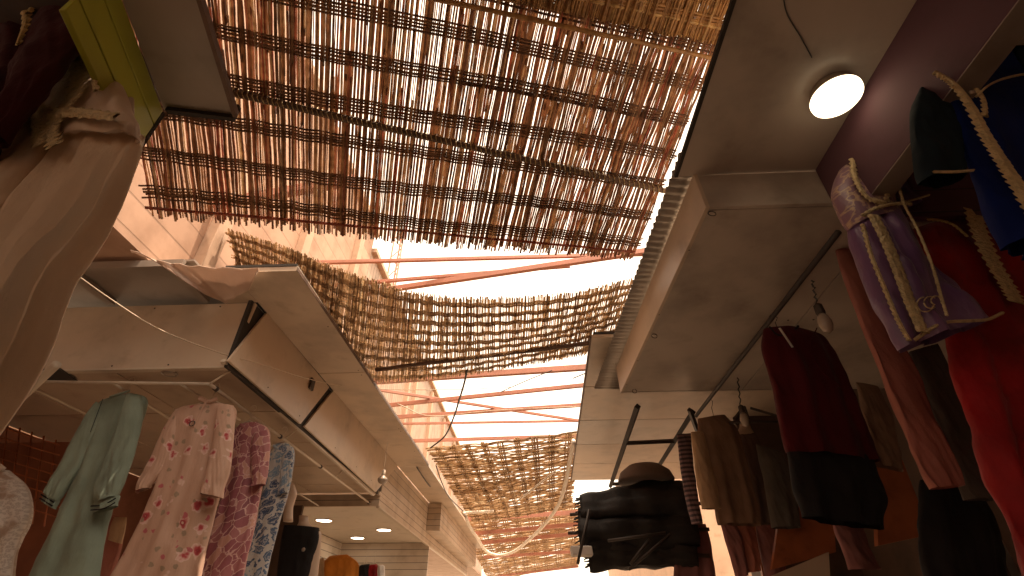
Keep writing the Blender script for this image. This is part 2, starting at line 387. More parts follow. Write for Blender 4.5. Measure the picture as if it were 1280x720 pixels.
# ------------------------------------------------------------------ reed mats
def reed_mat(name, label, S, nu, nv, bands, mat, rad, group='reed mats shading the alley', sticks=.9, perband=4, bs=.012, amp=.010, rag=.03, grp=6, gapp=.04, jit=.35, Lv=1.5, Lu=2.7, cmat=None):
    """S(u, v) -> point. nu reeds run along v; bands of cross reeds run along u, woven over and under."""
    t = thing(name, label, 'reed mat', S(.5, .5), group)
    def nor(u, v):
        e = .01; return ((S(u+e, v)-S(u-e, v)).cross(S(u, v+e)-S(u, v-e))).normalized()
    bv = [(j+.5)/bands+R.uniform(-.006, .006) for j in range(bands)]
    mb = MB()
    for i in range(nu):
        if R.random() < gapp: continue
        u0 = (i+.5+R.uniform(-jit, jit))/nu; g = i//grp; v = -R.uniform(0, rag)/Lv; vend = 1+R.uniform(0, rag)/Lv
        slant = R.uniform(-2, 2)*jit/nu
        while v < vend-.01:
            ln = R.uniform(.5, 1.2)*sticks/Lv; v1 = min(vend, v+ln); r = rad*R.uniform(.55, 1.25); m = max(3, int((v1-v)*bands*4)+2); pts = []
            oz = R.uniform(-1, 1)*rad*.8; bw = R.uniform(-.5, .5)/nu
            for k in range(m):
                vv = v+(v1-v)*k/(m-1); uu = u0+slant*(vv-.5)+bw*math.sin(3.14*k/(m-1))
                j = min(range(bands), key=lambda q: abs(bv[q]-vv)); d = abs(bv[j]-vv)*bands
                a = .45*amp*max(0, math.cos(min(1, d*1.15)*math.pi/2))*(1 if (g+j) % 2 else -1)
                pts.append(S(uu, vv)+nor(uu, vv)*(a+oz))
            mb.tube(pts, [r*(1-.15*R.random()) for _ in pts], 5); v = v1-.03/Lv if v1 < vend else vend
    mb.build('upright_reeds', mat, t, smooth=True)
    for j in range(bands):
        cb = MB()
        for q in range(perband):
            voff = (q-(perband-1)/2)*bs/Lv; u = -R.uniform(0, .012); uend = 1+R.uniform(-.004, .008); oz = 0
            while u < uend-.005:
                u1 = min(uend, u+R.uniform(.3, .6)); r = rad*R.uniform(.8, 1.2); m = max(4, int((u1-u)*nu/grp*3)+2); pts = []
                w = R.uniform(-.15, .15)*bs/Lv
                for k in range(m):
                    uu = u+(u1-u)*k/(m-1); gp = uu*nu/grp; vv = bv[j]+voff+w+.002*math.sin(uu*9+j*2+q*.1)
                    a = -amp*math.sin(math.pi*(gp+j))*-1
                    a = amp*1.05*(math.sin(math.pi*gp)*(1 if j % 2 else -1))
                    pts.append(S(uu, vv)+nor(uu, vv)*a)
                cb.tube(pts, r, 5); u = u1-.01 if u1 < uend else uend
        cb.build('cross_reeds', cmat or mat, t, smooth=True)
    return t
def plane_S(O, W, V, sag=0, wob=0):
    O, W, V = Vector(O), Vector(W), Vector(V)
    def S(u, v): return O+W*u+V*v+Vector((0, 0, -sag*math.sin(math.pi*min(1, max(0, u)))+wob*math.sin(u*9+v*4)))
    return S
# mat 1: overhead, tilting down away from the viewer
s1 = ray(377, 1400).normalized(); w1 = ray(2785, 450).normalized(); n1 = w1.cross(s1).normalized()
def PL(u, v, n, P0):
    d = ray(u, v); return E0+d*(n.dot(P0-E0)/n.dot(d))
P0 = H(790, 325, 2.0)
A1 = PL(188, 262, n1, P0); B1 = PL(794, 319, n1, P0)
S1 = plane_S(A1, B1-A1, s1*-1.75, .015, .008)
m1 = reed_mat('reed_mat', 'large dark reed mat filling the top of the view between the two upper canopies', S1, 362, 0, 9, 'reed1', .0056, perband=5, Lv=1.75, Lu=2.75, bs=.014, amp=.009, rag=.05, sticks=1.1, cmat='reed_dark', grp=10, gapp=.01, jit=.38)
A1b = PL(500, -30, n1, P0)-n1*.07; B1b = PL(893, 52, n1, P0)-n1*.07
S1b = plane_S(A1b, B1b-A1b, (s1*-1.0)+Vector((.02, 0, 0)), .0)
reed_mat('reed_mat', 'golden brown reed mat overlapping under the large mat at the upper edge', S1b, 190, 0, 6, 'reed_gold', .0075, Lv=1.0, Lu=1.7, bs=.014, amp=.009, rag=.02, gapp=.0, jit=.25)
# mat 2: slung between the left canopy and the right one
NE = [H(285, 288, 2.7), H(357, 313, 2.5), H(410, 335, 2.35), H(463, 352, 2.22), H(525, 370, 2.1), H(600, 377, 2.03), H(700, 370, 2.04), H(800, 347, 2.1)]
FE = [H(305, 372, 2.45), H(352, 402, 2.4), H(400, 440, 2.25), H(450, 472, 2.12), H(520, 473, 2.05), H(600, 465, 2.0), H(690, 451, 2.0), H(765, 434, 2.04)]
def polyS(P, u):
    m = len(P)-1; t = u*m; k = max(0, min(m-1, int(math.floor(t)))); f = t-k
    p1, p2 = P[k], P[k+1]; p0 = P[k-1] if k else p1*2-p2; p3 = P[k+2] if k+2 <= m else p2*2-p1
    if f < 0 or f > 1: return p1.lerp(p2, f)
    return .5*((2*p1)+(p2-p0)*f+(2*p0-5*p1+4*p2-p3)*f*f+(3*p1-p0-3*p2+p3)*f**3)
def S2(u, v): return polyS(NE, u).lerp(polyS(FE, u), v)+Vector((0, 0, .012*math.sin(u*11+v*5)))
reed_mat('reed_mat', 'sagging reed mat slung across the alley between two strips of open sky', S2, 500, 0, 9, 'reed2', .0052, Lv=1.2, Lu=3.4, bs=.015, amp=.007, rag=.05, sticks=.6, grp=9, gapp=.01, jit=.42)
# mat 3 and 4: farther, reeds lie across the alley
C3 = [H(536, 561, 2.05), H(722, 541, 2.05), H(712, 632, 2.0), H(592, 652, 2.0)]
def S3(u, v):   # reeds along v run across
    a = C3[0].lerp(C3[1], v); b = C3[3].lerp(C3[2], v); return a.lerp(b, u)+Vector((0, 0, -.03*math.sin(math.pi*min(1, max(0, v)))+.015*math.sin(9*u+3*v)))
reed_mat('reed_mat', 'open weave reed mat with a visible lattice, behind the white hose loop', S3, 132, 0, 9, 'reed2', .0125, Lv=1.95, Lu=4, bs=.03, amp=.014, rag=.05, perband=3, gapp=.12, grp=3, jit=.45)
C4 = [H(572, 640, 2.35), H(724, 628, 2.35), H(722, 706, 2.2), H(612, 726, 2.2)]
def S4(u, v):
    a = C4[0].lerp(C4[1], v); b = C4[3].lerp(C4[2], v); return a.lerp(b, u)+Vector((0, 0, -.01*math.sin(math.pi*min(1, max(0, v)))))
reed_mat('reed_mat', 'farthest pale reed mat, sunlit, lying over the red roof beams low in the view', S4, 170, 0, 9, 'reed4', .017, Lv=2.0, Lu=7, bs=.04, amp=.014, rag=.05, perband=3, gapp=.1, grp=3, jit=.45)
# poles under the mats
def pole(label, p, q, r, mat='pole', bend=.0, plane=None):
    p, q = Vector(p), Vector(q); mb = MB()
    pts = [p.lerp(q, i/14)+Vector((0, 0, -bend*math.sin(math.pi*i/14)+R.uniform(-.003, .003))) for i in range(15)]
    mb.tube(pts, [r*R.uniform(.88, 1.1) for _ in pts], 8)
    return tag(mb.build('support_pole', mat, smooth=True), label, 'pole', 'poles under the mats')
def onm1(u, v, d): return PL(u, v, n1, P0)-n1*d
pole('dark wooden pole crossing under the middle of the large mat', onm1(282, 112, .03), onm1(836, 238, .03), .017)
pole('thin reed batten along the lower border of the golden mat', onm1(500, -12, .13), onm1(893, 72, .12), .012, 'reed_gold')
pole('slender cane along the ragged far edge of the large mat', onm1(184, 257, .02), onm1(792, 313, .02), .008, 'reed1')
pole('dark pole showing under the far edge of the sagging mat', H(470, 462, 2.03), H(752, 427, 1.99), .02)
# lacing: short cord ties on the big pole
tb = MB(); lc_ = []
for i in range(90):
    f = .01+.98*i/89; c = onm1(282+554*f, 112+126*f, .03); a = s1*.022; lc_ += [c-a+n1*.018, c-a*.5-n1*.019, c+a*.5-n1*.019+w1*.008, c+a+n1*.018+w1*.010]
tb.tube(lc_, .003, 5)
tag(tb.build('pole_lacing', 'gold_pale', smooth=True), 'pale cord wound round the dark pole under the large mat', 'lacing')

# ------------------------------------------------------------------ setting
g = MB().box((-60, -60, -.2), (60, 120, 0)).build('ground', 'ground'); struct(g)

def building(name, label, loc): return thing(name, label, 'building', loc)
Z = lambda h: h+EYE
# left building: lit plastered front above the canopies
XF = -2.62
bl = building('plastered_building', 'orange plastered building with pilasters rising behind the left canopies', (XF-2, 10, 0))
MB().box((XF-4, -3, Z(2.09)), (XF, 3.0, 7.6)).build('wall', 'plaster', bl)
MB().box((XF-4, 3.0, Z(2.09)), (XF, 6.15, 5.45+EYE)).build('wall', 'plaster', bl)
MB().box((XF-4, 6.15, Z(2.09)), (XF, 26, 5.15+EYE)).build('wall', 'shutter', bl)
for (u, v) in ((262, 300), (372, 315), (442, 320)):
    p = PX(u, v, XF); MB().box((XF, p.y-.07, Z(2.1)), (XF+.09, p.y+.07, 6.6)).build('pilaster', 'plaster_plain', bl, bevel=.006)
for y in (7.4, 9.3, 9.9, 11.6, 13.5, 15.5, 17.5): MB().box((XF, y-.06, Z(2.1)), (XF+.07, y+.06, 6.6)).build('pilaster', 'plaster_plain', bl)
MB().box((XF-.02, 3.0, 5.45+EYE), (XF+.10, 6.15, 5.55+EYE)).build('cornice', 'plaster_plain', bl, bevel=.01)
MB().box((XF-.02, 6.16, 5.15+EYE), (XF+.08, 26, 5.24+EYE)).build('cornice', 'plaster_plain', bl, bevel=.01)
# left blocks behind the shops
br = building('side_building', 'plain building closing the right side of the alley behind the stalls', (5, 10, 0))
MB().box((3.2, -6, 0), (8, 9.3, 6.6)).build('wall', 'plaster_plain', br)
MB().box((3.2, 13.5, 0), (8, 26, 6.4)).build('wall', 'plaster_plain', br)
bb = building('rear_building', 'plain house behind the viewer closing the alley', (0, -8, 0))
MB().box((-8, -9, 0), (8, -7, 4.5)).build('wall', 'plaster_plain', bb)
be = building('end_building', 'pale sunlit house seen at the far end of the alley', (2, 34, 0))
MB().box((-9, 33, 0), (14, 38, 4.2)).build('wall', 'whitewash', be)

# red roof beams
def beam(label, a, b, h, r=.022, x0=-2.6, x1=1.9, sq=True):
    p, q = H(*a, h), H(*b, h); d = (q-p)/(q.x-p.x); P = p+d*(x0-p.x) if x0 is not None else p; Q = p+d*(x1-p.x) if x1 is not None else q
    mb = MB(); ax = (Q-P).normalized(); sd = ax.cross(Vector((0, 0, 1))).normalized()*r; up = Vector((0, 0, r*1.3))
    mb.slab([P-sd-up, P+sd-up, P+sd+up, P-sd+up], Q-P)
    return tag(mb.build('roof_beam', 'roof_red', bevel=.003), label, 'roof beam', 'red steel beams crossing over the alley')
beam('red beam nearest, reaching the orange wall above the left canopy tarp', (118, 282), (215, 265), 2.9, .03, -2.6, -1.35)
beam('highest red beam, just under the ragged edge of the large mat', (448, 327), (640, 322), 3.1, .015)
beam('short red beam meeting the thick one beside the orange wall', (463, 353), (560, 345), 3.0, .014, -2.6, .4)
beam('thick red beam slanting across the first strip of sky', (493, 361), (727, 326), 2.85, .021, -2.6)
beam('red beam against the lower edge of the sagging mat', (616, 467), (737, 459), 2.9, .03)
beam('upper thin red beam in the second strip of sky', (492, 506), (735, 481), 2.9, .022)
beam('thin red brace slanting the other way in the second strip of sky', (530, 496), (725, 526), 2.95, .016)
beam('middle red beam in the second strip of sky', (501, 521), (731, 506), 2.9, .022)
beam('short low red beam in the second strip of sky', (546, 529), (729, 526), 3.0, .015)
beam('lowest red beam, just above the lattice mat', (519, 551), (651, 547), 2.9, .022)
for i, (a, b) in enumerate((((597, 648), (714, 641)), ((604, 666), (714, 656)), ((608, 678), (713, 668)), ((628, 695), (710, 690)), ((640, 718), (722, 708)))):
    beam(['first red beam under the farthest mat, nearest the lattice mat', 'second red beam under the farthest mat', 'third red beam under the farthest mat', 'fourth red beam under the farthest mat', 'last red beam, below the end of the farthest mat'][i], a, b, 2.15, .034, -1.9, 1.6)
# antenna mast on a far roof
tw = MB(); bs_ = PY(489, 352, 26)
for dx, dy in ((-.35, 0), (.35, 0), (0, .5)): tw.tube([bs_+Vector((dx, dy, -9)), bs_+Vector((dx*.9, dy*.9, 5.0))], .06, 6)
for k in range(16):
    z = -9+.85*k; sgn = 1 if k % 2 else -1
    tw.tube([bs_+Vector((-.35*sgn, 0, z)), bs_+Vector((.35*sgn, 0, z+.85))], .04, 5); tw.tube([bs_+Vector((.35, 0, z)), bs_+Vector((0, .5, z+.85))], .04, 5)
tag(tw.build('antenna_mast', 'roof_red'), 'faint pinkish lattice mast standing against the sky left of centre', 'mast')

Z = lambda h: h+EYE
# ---- near left canopy (green edge)
c1 = thing('shop_canopy', 'dark canopy with lime green edge boards, at the upper left', 'canopy', (-1.15, .8, Z(1.5)), 'canopies over the stalls')
q = [H(230, -55, 1.56), H(292, 149, 1.56), H(205, 138, 1.56), H(130, -60, 1.56)]
MB().slab(q, (0, 0, .02)).build('soffit', 'panel_dark', c1, bevel=.002)
e0, e1 = H(290, 147, 1.54), H(206, 137, 1.54)
MB().slab([e0, e1, e1+Vector((0, .018, 0)), e0+Vector((0, .018, 0))], (0, 0, .08)).build('end_trim', 'joint', c1)
q = [H(228, -55, 1.545), H(291, 147, 1.545)]; MB().slab([q[0], q[1], q[1]+Vector((.014, 0, 0)), q[0]+Vector((.014, 0, 0))], (0, 0, .03)).build('edge_trim', 'pole', c1)
ta, tb_ = H(138, -40, 1.56), H(204, 139, 1.56)
dd = Vector((-.02, 0, 0))
for k, (za, zb) in enumerate(((0, -.075), (-.081, -.175), (-.181, -.245))):
    MB().slab([ta+Vector((0, 0, za)), tb_+Vector((0, 0, za)), tb_+Vector((0, 0, zb)), ta+Vector((0, 0, zb))], dd).build('edge_board', 'green', c1, bevel=.003)
    if k < 2: MB().slab([ta+Vector((-.006, 0, zb)), tb_+Vector((-.006, 0, zb)), tb_+Vector((-.006, 0, zb-.006)), ta+Vector((-.006, 0, zb-.006))], dd).build('board_gap', 'joint', c1)
MB().slab([tb_+Vector((0, .002, 0)), tb_+Vector((0, .002, -.26)), tb_+Vector((-.03, .002, -.26)), tb_+Vector((-.03, .002, 0))], (0, .012, 0)).build('end_cap', 'joint', c1)
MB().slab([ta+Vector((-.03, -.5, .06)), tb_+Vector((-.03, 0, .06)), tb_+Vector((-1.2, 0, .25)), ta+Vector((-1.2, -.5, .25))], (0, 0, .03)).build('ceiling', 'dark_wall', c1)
p = H(151, 105, 1.36)
bm_ = MB(); bm_.lathe(PY(163, 88, .86), [(.003, .03), (.02, .026), (.024, .012), (.02, 0), (.004, -.004)], 18, axis=(1, -.3, -.2))
tag(bm_.build('round_clip', 'dark_metal', smooth=True), 'small dark clip on the lime green canopy edge', 'clip')

# ---- second left canopy
XO, XI = -1.58, -2.03
c2 = thing('shop_canopy', 'long beige canopy box on the left over the printed dresses', 'canopy', (-2.4, 4.8, Z(1.45)), 'canopies over the stalls')
ys = [2.56, 4.15, 5.75, 7.35]
for a, b in zip(ys[:-1], ys[1:]): MB().box((XI+.002, a+.004, Z(2.0)), (XO, b-.004, Z(2.04))).build('soffit_panel', 'fascia_tan' if a > 4 else 'panel_beige', c2, bevel=.002)
MB().box((XI-.06, 2.56, Z(2.041)), (XO-.012, 7.35, Z(2.06))).build('backing', 'joint', c2)
MB().box((XO, 2.56, Z(2.002)), (XO+.003, 7.35, Z(2.03))).build('edge_trim', 'pole', c2)
fy = [2.90, 4.65, 6.35]
def hb(y): return 1.475-.005*(y-2.9)
jw = .016
segs = [(2.985, 3.00, 4.38, 4.45), (4.42, 4.49, 6.48, 7.25)]
def fpan(yt0, yb0, yt1, yb1, nm):
    MB().slab([(XI, yt0, Z(1.995)), (XI, yt1, Z(1.995)), (XI, yb1, Z(hb(yb1))), (XI, yb0, Z(hb(yb0)))], (-.02, 0, 0)).build(nm, 'fascia_tan', c2, bevel=.003)
pA = [PX(334, 391, XI), PX(412, 484, XI), PX(376, 530, XI), PX(286, 451, XI)]
pB = [PX(417, 488, XI), PX(499, 580, XI), PX(470, 615, XI), PX(381, 533, XI)]
for P in (pA, pB): MB().slab(P, (-.02, 0, 0)).build('fascia_panel', 'fascia_tan', c2, bevel=.003)
MB().box((XI-.05, 2.9, Z(1.46)), (XI-.024, 7.3, Z(2.0))).build('fascia_backing', 'joint', c2)
MB().box((XI-.045, 6.62, Z(1.455)), (XI-.002, 7.3, Z(1.50))).build('corner_trim', 'fascia_tan', c2)
# front face towards the viewer
ff = [PY(98, 384, 2.93), PY(322, 380, 2.93), PY(283, 447, 2.93), PY(30, 453, 2.93)]
ff[2] = Vector((XI-.05, 2.93, ff[2].z)); ff[1] = Vector((XI-.012, 2.93, ff[1].z))
xl = -4.6
MB().slab([(xl, 2.93, Z(1.478)), (XI-.05, 2.93, Z(1.478)), (XI-.012, 2.93, Z(1.997)), (xl, 2.93, Z(1.997))], (0, .03, 0)).build('front_panel', 'fascia_tan', c2, bevel=.003)
MB().box((xl, 2.915, Z(1.462)), (XI-.04, 2.96, Z(1.477))).build('front_trim', 'white_metal', c2, bevel=.003)
# roof sheets over the front
MB().box((xl, 2.50, Z(2.06)), (XI-.25, 2.95, Z(2.075))).build('roof_sheet', 'panel_dark', c2)
MB().box((xl, 2.80, Z(2.08)), (XI-.02, 7.35, Z(2.093))).build('roof_sheet', 'panel_dark', c2)
MB().box((XI-.25, 2.56, Z(2.0)), (XI, 2.93, Z(2.015))).build('front_soffit', 'fascia_tan', c2)
for x in (-2.42, -3.15): MB().box((x-.035, 2.48, Z(2.01)), (x+.02, 2.93, Z(2.055))).build('roof_rafter', 'panel_dark', c2)
MB().box((xl, 2.47, Z(2.0)), (XI-.3, 2.50, Z(2.055))).build('roof_edge', 'panel_dark', c2)
# soffit tiles under the box
ty = [2.96, 3.75, 4.55, 5.35, 6.15, 6.60]; tx = [-2.08, -2.9, -3.75, -4.6]
zb = Z(1.475)
for i in range(5):
    for j in range(3):
        MB().box((tx[j+1]+.006, ty[i]+.006, zb), (tx[j]-.006, ty[i+1]-.006, zb+.02)).build('ceiling_tile', 'tile', c2, bevel=.002)
MB().box((xl, 2.96, zb+.021), (-2.08, 6.6, zb+.04)).build('tile_backing', 'joint', c2)
MB().slab([PX(283, 449, XI-.03), PX(470, 617, XI-.03), PX(467, 620, XI-.03), PX(280, 452, XI-.03)], (-.03, 0, 0)).build('lower_trim', 'white_metal', c2)
def screw(c, axis, parent):
    MB().lathe(c, [(.006, 0), (.0055, .002), (.002, .003)], 10, axis=axis).build('screw', 'dark_metal', parent)
for x in (-2.12, -2.5, -2.9, -3.3): screw(Vector((x, 2.929, Z(1.50))), (0, -1, 0), c2)
for x in (-2.3, -2.8): screw(Vector((x, 2.929, Z(1.97))), (0, -1, 0), c2)
for y in (3.4, 4.0, 4.9, 5.6, 6.2): screw(Vector((XI+.001, y, Z(1.53))), (1, 0, 0), c2)
for y in (3.3, 4.1, 4.2, 5.7, 5.8, 6.6, 7.2): screw(Vector((XO-.05, y, Z(1.999))), (0, 0, -1), c2)
MB().box((XI+.001, 4.02, Z(1.80)), (XI+.02, 4.10, Z(1.90))).build('junction_box', 'dark_metal', c2, bevel=.004)
# hanging tarp corner
tp = MB(); n_, m_ = 22, 16; vs = []; 
tu = [H(165, 316, 1.98), H(200, 326, 1.98), H(250, 333, 1.985), H(324, 336, 1.985)]
td = [H(165, 319, 1.96), H(205, 332, 1.93), H(236, 353, 1.9), H(268, 374, 1.86), H(287, 380, 1.85), H(300, 366, 1.88), H(323, 338, 1.97)]
TU, TD = catmull(tu, n_), catmull(td, n_)
for j in range(m_):
    for i in range(n_):
        t = j/(m_-1); p = TU[i].lerp(TD[i], t); vs.append(p+Vector((0, -.03*math.sin(i*.8+t*2)*t-.012*math.sin(i*1.9), .02*math.sin(i*.55+1)*t)))
tp.add(vs, [(j*n_+i, j*n_+i+1, (j+1)*n_+i+1, (j+1)*n_+i) for j in range(m_-1) for i in range(n_-1)])
o = tp.build('awning_cloth', 'f_awning', smooth=True); so = o.modifiers.new('thick', 'SOLIDIFY'); so.thickness = .004
tag(o, 'pinkish cloth flap draped over the front corner of the beige canopy', 'cloth')
# clothes rail under the fascia
rl = thing('clothes_rail', 'pale tubular clothes rail hung under the beige canopy on the left', 'rail', (-2.15, 4, Z(1.3)))
hR = 1.36
r0, r1 = H(262, 480, hR), H(466, 632, hR); MB().tube([r0, r1], .011, 8).build('long_bar', 'white_metal', rl, smooth=True)
r2 = H(30, 478, 1.38); MB().tube([H(40, 477, 1.37), r0], .011, 8).build('front_bar', 'white_metal', rl, smooth=True)
for f in (.0, .3, .63, .97):
    p = r0.lerp(r1, f); MB().tube([p, Vector((XI-.04, p.y+.02, Z(1.47)))], .007, 8).build('strut', 'white_metal', rl, smooth=True)
for f in (.02, .28, .52, .95): p = r0.lerp(r1, f); MB().tube([p-Vector((0, .012, 0)), p+Vector((0, .012, 0))], .018, 10).build('clamp', 'dark_metal', rl, smooth=True)
for a, b, h1, h2, lb in (((33, 481), (118, 523), 1.36, 1.36, 'pale rod running back over the mint dress'), ((140, 478), (222, 530), 1.37, 1.37, 'pale rod running back between mint and floral dresses'), ((225, 480), (300, 525), 1.37, 1.37, 'pale rod behind the collar of the floral dress'), ((370, 615), (398, 632), 1.3, 1.3, 'short rod under the front of the slatted shop')):
    tag(MB().tube([H(*a, h1), H(*b, h2)], .008, 8).build('hanging_rod', 'white_metal', smooth=True), lb, 'rod', 'thin hanging rods')
for a, b, lb in (((-6, 528), (70, 456), 'thick pale tube slanting up to the left end of the beige canopy'), ((-10, 505), (30, 458), 'second pale tube beside the slanting one at the left border')):
    tag(MB().tube([H(*a, 1.22), H(*b, 1.40)], .028, 12).build('canopy_strut', 'white_metal', smooth=True), lb, 'strut', 'canopy struts')
dk = MB().slab([H(32, 462, 1.46), H(76, 460, 1.46), H(98, 476, 1.46), H(45, 476, 1.46)], (0, 0, -.012)).build('service_hatch', 'joint'); tag(dk, 'dark open hatch in the soffit beside the slanting tubes', 'hatch')
def downlight(label, u, v, h, r, lit=True, grp='round ceiling lights'):
    c = H(u, v, h); t = thing('ceiling_light', label, 'ceiling light', c, grp)
    MB().lathe(c, [(r*1.16, 0), (r*1.14, -.010), (r*1.0, -.012), (r*1.0, .004)], 36).build('frame', 'white_metal' if lit else 'galv', t, smooth=True)
    MB().lathe(c, [(r*.99, -.007), (r*.9, -.0115), (r*.2, -.0125)], 36).build('diffuser', 'downlight' if lit else 'glass_bulb', t, smooth=True)
downlight('unlit round spotlight in the front soffit of the beige canopy', 212, 466, 1.47, .045, False, 'spotlights')
hook = MB(); p = H(160, 484, 1.38); 

# thin wire sagging across the canopy
def cable(name, label, pts, r, mat, n=40, grp='cables and wires'):
    return tag(MB().tube(catmull(pts, n), r, 6).build(name, mat, smooth=True), label, 'cable', grp)
cable('electric_wire', 'thin pale wire sagging in front of the beige canopy towards the alley', [H(88, 338, 1.75), H(140, 375, 1.70), PY(200, 412, 2.6), PY(275, 441, 2.86), PX(330, 456, -1.96), PX(400, 477, -1.9), PX(460, 486, -1.8), H(560, 487, 2.1), H(640, 484, 2.3)], .004, 'wire')
cable('white_hose', 'white hose hanging in a long loop in front of the lattice mat', [H(717, 551, 1.93), H(713, 572, 1.85), H(707, 603, 1.72), H(698, 631, 1.6), H(682, 654, 1.5), H(663, 673, 1.43), H(643, 689, 1.38), H(624, 694, 1.38), H(608, 689, 1.4), H(597, 673, 1.46), H(587, 658, 1.55), H(582, 644, 1.65), H(582, 641, 1.75), H(616, 639, 1.9)], .029, 'hose', 70)
cable('white_hose', 'straight white hose end hanging in front of the lattice mat', [H(646, 627, 1.7), H(665, 612, 1.72), H(694, 589, 1.78)], .013, 'hose')
cable('electric_cable', 'black cable curving down across the second strip of sky', [H(584, 462, 2.0), H(580, 480, 1.98), H(574, 500, 1.97), H(567, 522, 1.97), H(556, 545, 1.97), H(538, 560, 1.97)], .010, 'rubber')
cable('electric_cable', 'dark cable stapled along the slatted shop wall', [H(521, 584, 1.97), H(535, 605, 1.97), PX(549, 621, -1.95), PX(548, 640, -1.95), PX(545, 650, -1.95)], .010, 'rubber')
cable('electric_cable', 'dark cable crossing the left soffit edge by the slatted shop', [H(545, 582, 1.985), H(553, 605, 1.98), H(562, 622, 1.98), H(580, 640, 1.98)], .009, 'rubber')
cable('electric_wire', 'thin wire from the left soffit corner towards the second strip of sky', [H(497, 505, 1.99), H(540, 520, 2.5), H(620, 513, 2.6), H(725, 508, 2.7)], .006, 'wire')
cable('electric_wire', 'thin dark wire across the second strip of sky near the right canopy', [H(626, 490, 2.6), H(660, 475, 2.6), H(690, 463, 2.6)], .006, 'rubber')
cable('electric_wire', 'short dark wire end by the right canopy corner', [H(716, 473, 2.2), H(738, 464, 2.2)], .006, 'rubber')

# ---- slatted shop beyond
c3 = thing('slatted_shop', 'slatted shop front with round ceiling lights beyond the beige canopy', 'shop', (-3, 9, 0))
XS = -2.038
MB().box((XS-.03, 6.72, Z(1.33)), (XS, 16, Z(1.995))).build('fascia', 'slat', c3)
MB().box((XO-.45+.002, 7.36, Z(2.0)), (XO, 16, Z(2.04))).build('soffit', 'fascia_tan', c3)
MB().box((-4.6, 6.68, Z(1.33)), (XS, 6.715, Z(1.475))).build('front_header', 'slat', c3)
MB().box((-4.6, 6.716, Z(1.38)), (XS-.031, 10.2, Z(1.40))).build('ceiling', 'ivory', c3)
MB().box((-4.6, 10.2, 0), (XS-.0, 10.25, Z(1.38))).build('back_wall', 'slat_white', c3)
MB().box((-3.75, 6.9, 0), (-3.7, 10.2, Z(1.379))).build('side_wall', 'slat_white', c3)
MB().box((XS-.035, 6.70, Z(1.31)), (XS+.012, 16, Z(1.33))).build('lower_trim', 'white_metal', c3)
MB().box((XS+.001, 9.8, Z(1.52)), (XS+.25, 15.9, Z(1.99))).build('far_box', 'slat', c3)
for i, (u, v) in enumerate(((355, 651), (405, 650), (480, 662), (447, 672), (502, 683), (400, 675))):
    downlight(['round ceiling light half hidden above the mannequin', 'lit ceiling light right above the black dress', 'lit ceiling light nearest the slatted wall edge', 'lit ceiling light in the middle of the slatted shop', 'lit ceiling light closest to the back wall slats', 'lit ceiling light beside the black dress shoulder'][i], u, v, 1.378, .115)
# hanging fly leads: bulb left
def bulb(label, top, neck, socketmat='white_metal', r=.035, hb_=1.3, dz=.13, twist=False):
    a, b = top, neck; t = thing('hanging_bulb', label, 'light bulb', b, 'bare bulbs on cords')
    pts = [a.lerp(b, i/12)+Vector((.006*math.sin(i*2.2) if twist else .002*math.sin(i), .006*math.cos(i*2.2) if twist else 0, 0)) for i in range(13)]
    MB().tube(pts, .0045 if twist else .003, 6).build('cord', 'rubber' if twist else 'wire', t, smooth=True)
    MB().lathe(b, [(.008, .01), (.019, 0), (.021, -.04), (.018, -.05)], 18).build('socket', socketmat, t, smooth=True)
    MB().lathe(b, [(.016, -.05), (.024, -.065), (r, -.09), (r*.98, -.11), (r*.7, -.135), (.006, -.148)], 22).build('bulb', 'glass_bulb', t, smooth=True)
bulb('round white bulb on a cord at the far end of the clothes rail', PY(484, 553, 5.6), PY(480, 588, 5.6), r=.055)
bulb('bare bulb on a twisted cord between the dark red top and pink gown', PY(1015, 350, 2.0), PY(1022, 382, 2.0), 'dark_metal', .03, twist=True)
bulb('small bulb on a twisted cord above the hanging brown tunics', PY(922, 472, 3.4), PY(926, 508, 3.4), 'dark_metal', .03, twist=True)

# left stall back and sides
sh = thing('left_stall', 'brick red stall room behind the mint and floral dresses', 'stall', (-4, 5, 0))
MB().box((-4.65, -6, 0), (-4.6, 10.2, Z(1.47))).build('side_wall', 'brick', sh)
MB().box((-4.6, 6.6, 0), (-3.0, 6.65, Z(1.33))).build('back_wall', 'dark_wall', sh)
# brick-red pier left
MB().box((-4.6, 3.9, 0), (-3.55, 4.0, Z(1.3))).build('partition', 'brick', sh)
gr = thing('wire_rack', 'brown wire display rack against the red wall behind the white lace robe', 'rack', PY(40, 580, 3.7))
for k in range(7):
    u = 0+k*12; MB().tube([PY(-20+k*15, 520+k*5, 3.72), PY(-35+k*15, 640+k*3, 3.72)], .006, 6).build('upright_wire', 'orange_wood', gr, smooth=True)
for k in range(8): MB().tube([PY(-30, 525+k*13, 3.70), PY(74, 556+k*13, 3.70)], .005, 6).build('cross_wire', 'orange_wood', gr, smooth=True)

